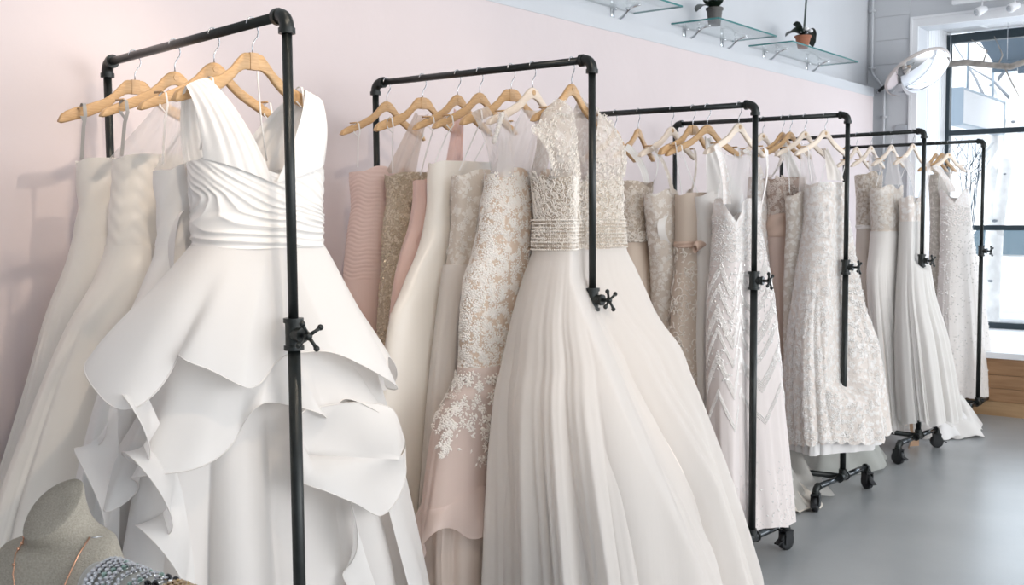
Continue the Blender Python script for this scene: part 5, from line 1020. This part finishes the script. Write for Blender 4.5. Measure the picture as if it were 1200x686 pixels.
# ------------------------------------------------------------------ rack 5
g = Gown('e4', 'blush beaded-bodice gown with beige tulle skirt, hung innermost on the fifth rack', 'round', 1, 'pale window-lit wooden hanger holding the blush beaded-bodice gown on the fifth rack')
S = g.loft('bodice', g.z1, 1.41, LACEB, None, top=neck('sweet', 0.03), M=30); g.scatter('bodice_beads', S, *g.rnd(900, 1.43, g.z1 - 0.03), 'flower', 0.009, SILVERB); g.belt(1.395, 1.425, SATINW, 'waistband', 0.005, 1)
g.loft('skirt', 1.41, g.z0, fabric('beige_tulle', (0.72, 0.65, 0.585), 0.7, 0.25, 0, 0.2, bump=0.2, streak=1), g.folds(11, 0.02, 1.42), M=60); g.neck_panel(0.03, g.T - 0.12, 0.09, g.z1, SHEER, name='sheer_top', side=1)
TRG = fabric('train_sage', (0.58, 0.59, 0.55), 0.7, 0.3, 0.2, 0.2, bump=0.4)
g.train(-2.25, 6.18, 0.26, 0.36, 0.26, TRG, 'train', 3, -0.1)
g = Gown('e3', 'ivory gown with lace bodice and white sheer top, middle of the fifth rack', 'round', 1, 'pale window-lit wooden hanger in the middle of the fifth rack holding the sheer-topped gown')
S = g.loft('bodice', g.z1, 1.38, LACEI, None, top=neck('sweet', 0.03), M=30); g.scatter('lace_applique', S, *g.rnd(700, 1.40, g.z1 - 0.03), 'flower', 0.010, THREAD)
g.loft('tulle_overlay', 1.385, g.z0, TULLEW, g.folds(13, 0.028, 1.40), off=0.008, M=60, hem=wav(7, 0.012)); g.loft('skirt_lining', 1.385, g.z0 + 0.03, TULLEL, g.folds(9, 0.02, 1.40), M=50)
g.neck_panel(0.03, g.T - 0.115, 0.12, g.z1, SHEER, name='sheer_top', side=1); g.loops(0.165)
P = np.array([[g.W(0.10 + 0.16 * a_ + 0.02 * sin(4 * b_), 0.09 + 0.02 * sin(5 * a_ + 2 * b_), 0.16 * (1 - b_) + 0.006) for a_ in np.linspace(0, 1, 9)] for b_ in np.linspace(0, 1, 7)])
gridobj('lining_hem', P, fabric('tan_lining', (0.42, 0.27, 0.17), 0.6, 0.1, 0, 0.1, bump=0.1), g.root, False, g.org)
make_hanger(5, 0.436, 0, 'round', 1, 'empty pale window-lit wooden hanger at the wall end of the fifth rack')
g = Gown('e1', 'white gown with very full tulle skirt and white sheer top, front of the fifth rack', 'round', 1, 'pale window-lit wooden hanger holding the very full tulle gown')
g.behind_post(1.20, 1.5)
S = g.loft('bodice', 1.60, 1.44, LACEW, lambda u, z: 0.002 * g_soft(9 * u), top=neck('v', 0.05), M=30)
for sd in (-1, 1): g.strap((-0.21, -0.13) if sd < 0 else (0.13, 0.21), (-0.095, -0.01) if sd < 0 else (0.01, 0.10), 1.56, SHEER, 1, 'sheer_strap', 0.002, 4, 15, 22)
g.loft('tulle_overlay', 1.445, g.z0, TULLEW, g.folds(15, 0.035, 1.46, True, 1), off=0.006, N=280, M=70, hem=wav(7, 0.014)); g.loft('tulle_overlay', 1.44, g.z0 + 0.02, TULLEW, g.folds(12, 0.03, 1.46, True, 6), scale=0.95, N=240, M=60)
g.loft('skirt_lining', 1.44, g.z0 + 0.03, TULLEWL, g.folds(9, 0.025, 1.46), scale=0.9, M=50)
P = np.array([[g.W(-0.085 + 0.012 * q, 0.05, 1.52 - 0.11 * v) for q in np.linspace(-1, 1, 4)] for v in np.linspace(0, 1, 8)])
gridobj('side_trim', P, BLUSHS, g.root, False, g.org)

# ------------------------------------------------------------------ rack 6
g = Gown('f2', 'sage-beige sequin gown, inner of the two gowns on the farthest rack', 'round', 0, 'brown wooden hanger holding the sage-beige sequin gown on the farthest rack')
S = g.loft('body', g.z1, g.z0, fabric('sage_lace', (0.56, 0.52, 0.46), 0.6, 0.1, 0, 0.2, motif=(0.72, 0.68, 0.62), mscale=40, bump=0.5), g.folds(8, 0.012, 1.4, False), top=neck('v', 0.05), M=60); g.scatter('sequins', S, *g.rnd(1200, 0.6, g.z1 - 0.04), 'bead', 0.004, SILVERB)
for sd in (-1, 1): g.strap((-0.19, -0.15) if sd < 0 else (0.15, 0.19), (-0.02, 0.02) if sd < 0 else (0.10, 0.14), g.z1 - 0.02, LACEB, 1, 'beaded_strap', 0, 2, 7, 14)
make_hanger(6, 0.285, 14, 'round', 0, 'spare brown wooden hanger between the two gowns on the farthest rack')
g = Gown('f1', 'silver beaded white sheath gown, front of the farthest rack beside the window', 'round', 1, 'pale window-lit wooden hanger holding the silver beaded gown beside the window')
g.loft('bodice', g.z1, 1.40, DECO, None, top=neck('v', 0.10, 0.36), M=40)
S = g.loft('skirt', 1.405, g.z0, fabric('beaded_tulle', (0.80, 0.755, 0.72), 0.5, 0.15, 0, 0.2, bump=0.3, streak=1), g.folds(9, 0.022, 1.42), M=80, hem=scal(16, 0.01))
kp = lambda u, z, r: r.rand(len(u)) < 0.25 + 0.75 * np.clip((z - 0.7) / 0.6, 0, 1)
g.scatter('silver_beading', S, *g.rnd(3600, g.z0 + 0.02, 1.41, keep=kp), 'bead', 0.0065, PEARL, 0.001); g.scatter('silver_beading', lambda uu, zz: g.surf(uu, zz), *g.rnd(1100, 1.40, 1.55), 'bead', 0.006, PEARL, 0.001)
g.scatter('leaf_beading', S, *g.rnd(800, g.z0, 0.6), 'leaf', 0.012, PEARL, 0.001)
c_ = float(g.sec(np.array(g.z1))[0])
for sd in (-1, 1): g.strap((-0.20, -0.16) if sd < 0 else (0.16, 0.20), (c_ - 0.11, c_ - 0.06) if sd < 0 else (c_ + 0.06, c_ + 0.11), g.z1 - 0.02, DECO, 1, 'beaded_strap', 0, 2, 9, 18)
g.neck_panel(0.09, g.T - 0.20, 0.10, g.z1 - 0.06, SHEER, name='sheer_back')
g.train(-2.06, 7.55, 0.30, 0.34, 0.22, TULLEW, 'train', 4, 0.1); g.train(-2.0, 7.5, 0.22, 0.26, 0.15, TULLEWL, 'train', 5)
# ------------------------------------------------------------------ jewellery display in the near left corner
tb = empty('display_table', (-1.26, 0.70, 0), 'white display table carrying the linen bust and the bracelet roll', 'table')
MB().box(-0.30, 0.30, -0.22, 0.22, 0.84, 0.87).build('tabletop', TRIMW, tb, False)
lm = MB().box(-0.02, 0.02, -0.02, 0.02, 0.0, 0.84).mesh('leg', TRIMW, False)
for x in (-0.27, 0.27):
    for y in (-0.19, 0.19): link('leg', lm, tb, (x, y, 0))
LINEN = pbr('linen', (0.42, 0.38, 0.315), 0.9, 0, 0.16, 420, 0.5, 700, 0.2)
bu = empty('necklace_bust', (-1.313, 0.732, 0.87), 'grey-beige linen necklace bust with slanted oval neck, near left corner', 'display bust', None, math.atan2(0.60, 0.80) - 0.05)
# local x = across the chest (seen left to right), local -y = towards the viewer
rows = [(0.0, 0.060, 0.045, 0.0), (0.03, 0.078, 0.05, 0.0), (0.08, 0.094, 0.054, 0.0), (0.13, 0.092, 0.052, 0.002), (0.165, 0.089, 0.048, 0.006), (0.19, 0.080, 0.042, 0.010), (0.203, 0.074, 0.037, 0.012), (0.212, 0.052, 0.033, 0.013), (0.222, 0.041, 0.031, 0.010), (0.238, 0.0375, 0.031, 0.004), (0.250, 0.0378, 0.0325, -0.001)]
Rr = np.array(rows); zq = np.linspace(0, 0.25, 60); N = 64; th = np.arange(N) * 2 * pi / N
A_, B_, Cy = [pchip(Rr[:, 0], Rr[:, i], zq) for i in (1, 2, 3)]
n_ = 2.3; ex = 2 / n_
P = np.zeros((60, N, 3))
for i in range(60):
    P[i, :, 0] = A_[i] * np.sign(np.cos(th)) * np.abs(np.cos(th)) ** ex
    P[i, :, 1] = Cy[i] + B_[i] * np.sign(np.sin(th)) * np.abs(np.sin(th)) ** ex
    tl = sst((zq[i] - 0.19) / 0.06); P[i, :, 2] = zq[i] + tl * (0.85 * (P[i, :, 1] - Cy[i]) + 0.38 * P[i, :, 0])
body = gridobj('bust_body', P, LINEN, bu, True)
top = P[-1]; ctr = top.mean(0)
m = MB().grid(np.array([top, ctr + (top - ctr) * 0.97 + np.array((0, -0.001, 0.0025)), ctr + (top - ctr) * 0.5 + np.array((0, -0.001, 0.003)), ctr + (top - ctr) * 0.01 + np.array((0, -0.001, 0.003))]), True)
m.build('neck_cap', LINEN, bu)
RG = pbr('rose_gold', (0.72, 0.40, 0.26), 0.25, 0.9)
def bust_pt(x, z):
    i = np.argmin(np.abs(zq - z)); y = Cy[i] - B_[i] * max(0.0, 1 - abs(x / A_[i]) ** n_) ** (1 / n_); tl = sst((zq[i] - 0.19) / 0.06)
    return np.array((x, y - 0.0025, z + tl * (0.85 * (y - Cy[i]) + 0.38 * x)))
nk = empty('gold_necklace', (-1.313, 0.732, 0.87), 'fine rose gold chain necklace hung on the linen bust', 'necklace', None, math.atan2(0.60, 0.80) - 0.05)
pl = [bust_pt(-0.0395, 0.232), bust_pt(-0.0415, 0.218), bust_pt(-0.041, 0.20), bust_pt(-0.038, 0.175), bust_pt(-0.030, 0.145), bust_pt(-0.018, 0.115), bust_pt(0.0, 0.09)]
pr = [bust_pt(0.0485, 0.212), bust_pt(0.043, 0.197), bust_pt(0.034, 0.17), bust_pt(0.022, 0.135), bust_pt(0.010, 0.107), bust_pt(0.0, 0.09)]
MB().tube(pl, 0.0009, 6).tube(pr, 0.0011, 6).build('chain', RG, nk)
m = MB()
for a_, b_ in zip(pl[:-2], pl[1:-1]): m.ball(a_ * 0.5 + b_ * 0.5 + np.array((0, -0.001, 0)), 0.0022, 8, 5)
m.ball(pl[1], 0.0024, 8, 5); m.build('beads', RG, nk)
MB().ball(bust_pt(0.0, 0.088), 0.005, 10, 6, (1, 0.6, 1.4)).build('pendant', RG, nk)
MB().tube([bust_pt(0.0485, 0.212), bust_pt(0.0485, 0.212) + np.array((0.006, 0.003, -0.001)), bust_pt(0.0485, 0.212) + np.array((0.013, 0.012, -0.002))], 0.0008, 6).build('clasp', STEEL, nk)
# bracelet roll and its bracelets
VEL = fabric('pale_velvet', (0.50, 0.48, 0.43), 0.9, 0.0, 0, 0.6, bump=0.3)
a0 = np.array((-1.177, 0.712, 1.052)); a1 = np.array((-1.012, 0.720, 1.044)); axd = (a1 - a0) / np.linalg.norm(a1 - a0); Lr = float(np.linalg.norm(a1 - a0))
ro = empty('bracelet_roll', a0 - np.array((0, 0, 0.182)), 'pale velvet bracelet roll on its stand beside the linen bust', 'display roll')
off = np.array((0, 0, 0.182)); RR = 0.030
MB().tube([off - axd * 0.012, off - axd * 0.008, off, off + axd * Lr, off + axd * (Lr + 0.008), off + axd * (Lr + 0.012)], [0.02, 0.027, RR, RR, 0.027, 0.02], 28).build('roll', VEL, ro)
md = off + axd * Lr / 2
MB().cyl(md - np.array((0, 0, 0.03)), (md[0], md[1], 0.008), 0.012, 12).build('post', VEL, ro)
MB().cyl((md[0], md[1], 0), (md[0], md[1], 0.01), 0.045, 24).build('foot', VEL, ro)
SIL = pbr('silver', (0.72, 0.72, 0.72), 0.2, 1.0); CRY = pbr('crystal', (0.72, 0.72, 0.74), 0.08, 0.95); CRW = pbr('crystal_warm', (0.62, 0.46, 0.30), 0.1, 0.9); CRG = pbr('crystal_green', (0.36, 0.50, 0.44), 0.1, 0.8)
BLK = pbr('black_stone', (0.01, 0.01, 0.012), 0.1); GLD = pbr('gold', (0.70, 0.50, 0.25), 0.22, 1.0)
px_ = np.cross(axd, (0, 0, 1)); px_ /= np.linalg.norm(px_); pz_ = np.cross(px_, axd)
BR = [(0.022, 2, 0.0040, SIL, CRY, 'silver crystal bracelet at the bust end of the velvet roll', 0), (0.045, 3, 0.0036, SIL, CRY, 'broad silver bracelet with three rows of crystals, second from the bust', 1), (0.068, 1, 0.0034, SIL, CRY, 'slim silver crystal bracelet next to the broad crystal one', 0),
      (0.090, 2, 0.0032, SIL, CRY, 'two-row silver crystal bracelet in the middle of the velvet roll', 1), (0.115, 2, 0.0045, SIL, BLK, 'silver bracelet set with square black stones', 2), (0.138, 2, 0.0036, GLD, CRW, 'gold bracelet with warm crystals beside the black stone one', 1), (0.158, 1, 0.0034, GLD, CRW, 'slim gold bracelet between the warm crystal one and the roll end', 0), (0.176, 1, 0.0034, SIL, CRY, 'slim silver bracelet at the far end of the velvet roll', 0)]
for d_, rws, sz, bandm, stm, lb, kind in BR:
    c = a0 + axd * d_; e = empty('bracelet', c, lb, 'bracelet', 'bracelets on the velvet roll')
    tht = np.linspace(0, 2 * pi, 41); wv_ = lambda t: 0.0015 * sin(5 * t + d_ * 90)
    R0 = RR + 0.003
    band = MB(); st = MB(); st2 = MB()
    for rw in range(rws):
        o_ = (rw - (rws - 1) / 2) * sz * 2.2
        band.tube([axd * (o_ + wv_(t)) + R0 * (px_ * cos(t) + pz_ * sin(t)) for t in tht], 0.0016, 6, False)
        n = 34 if kind != 2 else 16
        for i in range(n):
            t = 2 * pi * i / n + 0.09 * rw; p = axd * (o_ + wv_(t)) + (R0 + 0.0022) * (px_ * cos(t) + pz_ * sin(t))
            tgt_ = st2 if ((i * 7 + rw * 3) % 5 == 0 and kind == 1) or (kind == 2 and i % 2 == 0) else st
            tgt_.ball(p, sz * (1.0 if tgt_ is st or kind != 2 else 0.9), 7, 4)
    band.build('band', bandm, e)
    o = st.build('crystals', stm, e, False); o['kind'] = 'stuff'
    if st2.n: o = st2.build('accent_stones', CRG if kind == 1 and bandm is SIL else (CRY if kind == 2 else GLD), e, False); o['kind'] = 'stuff'
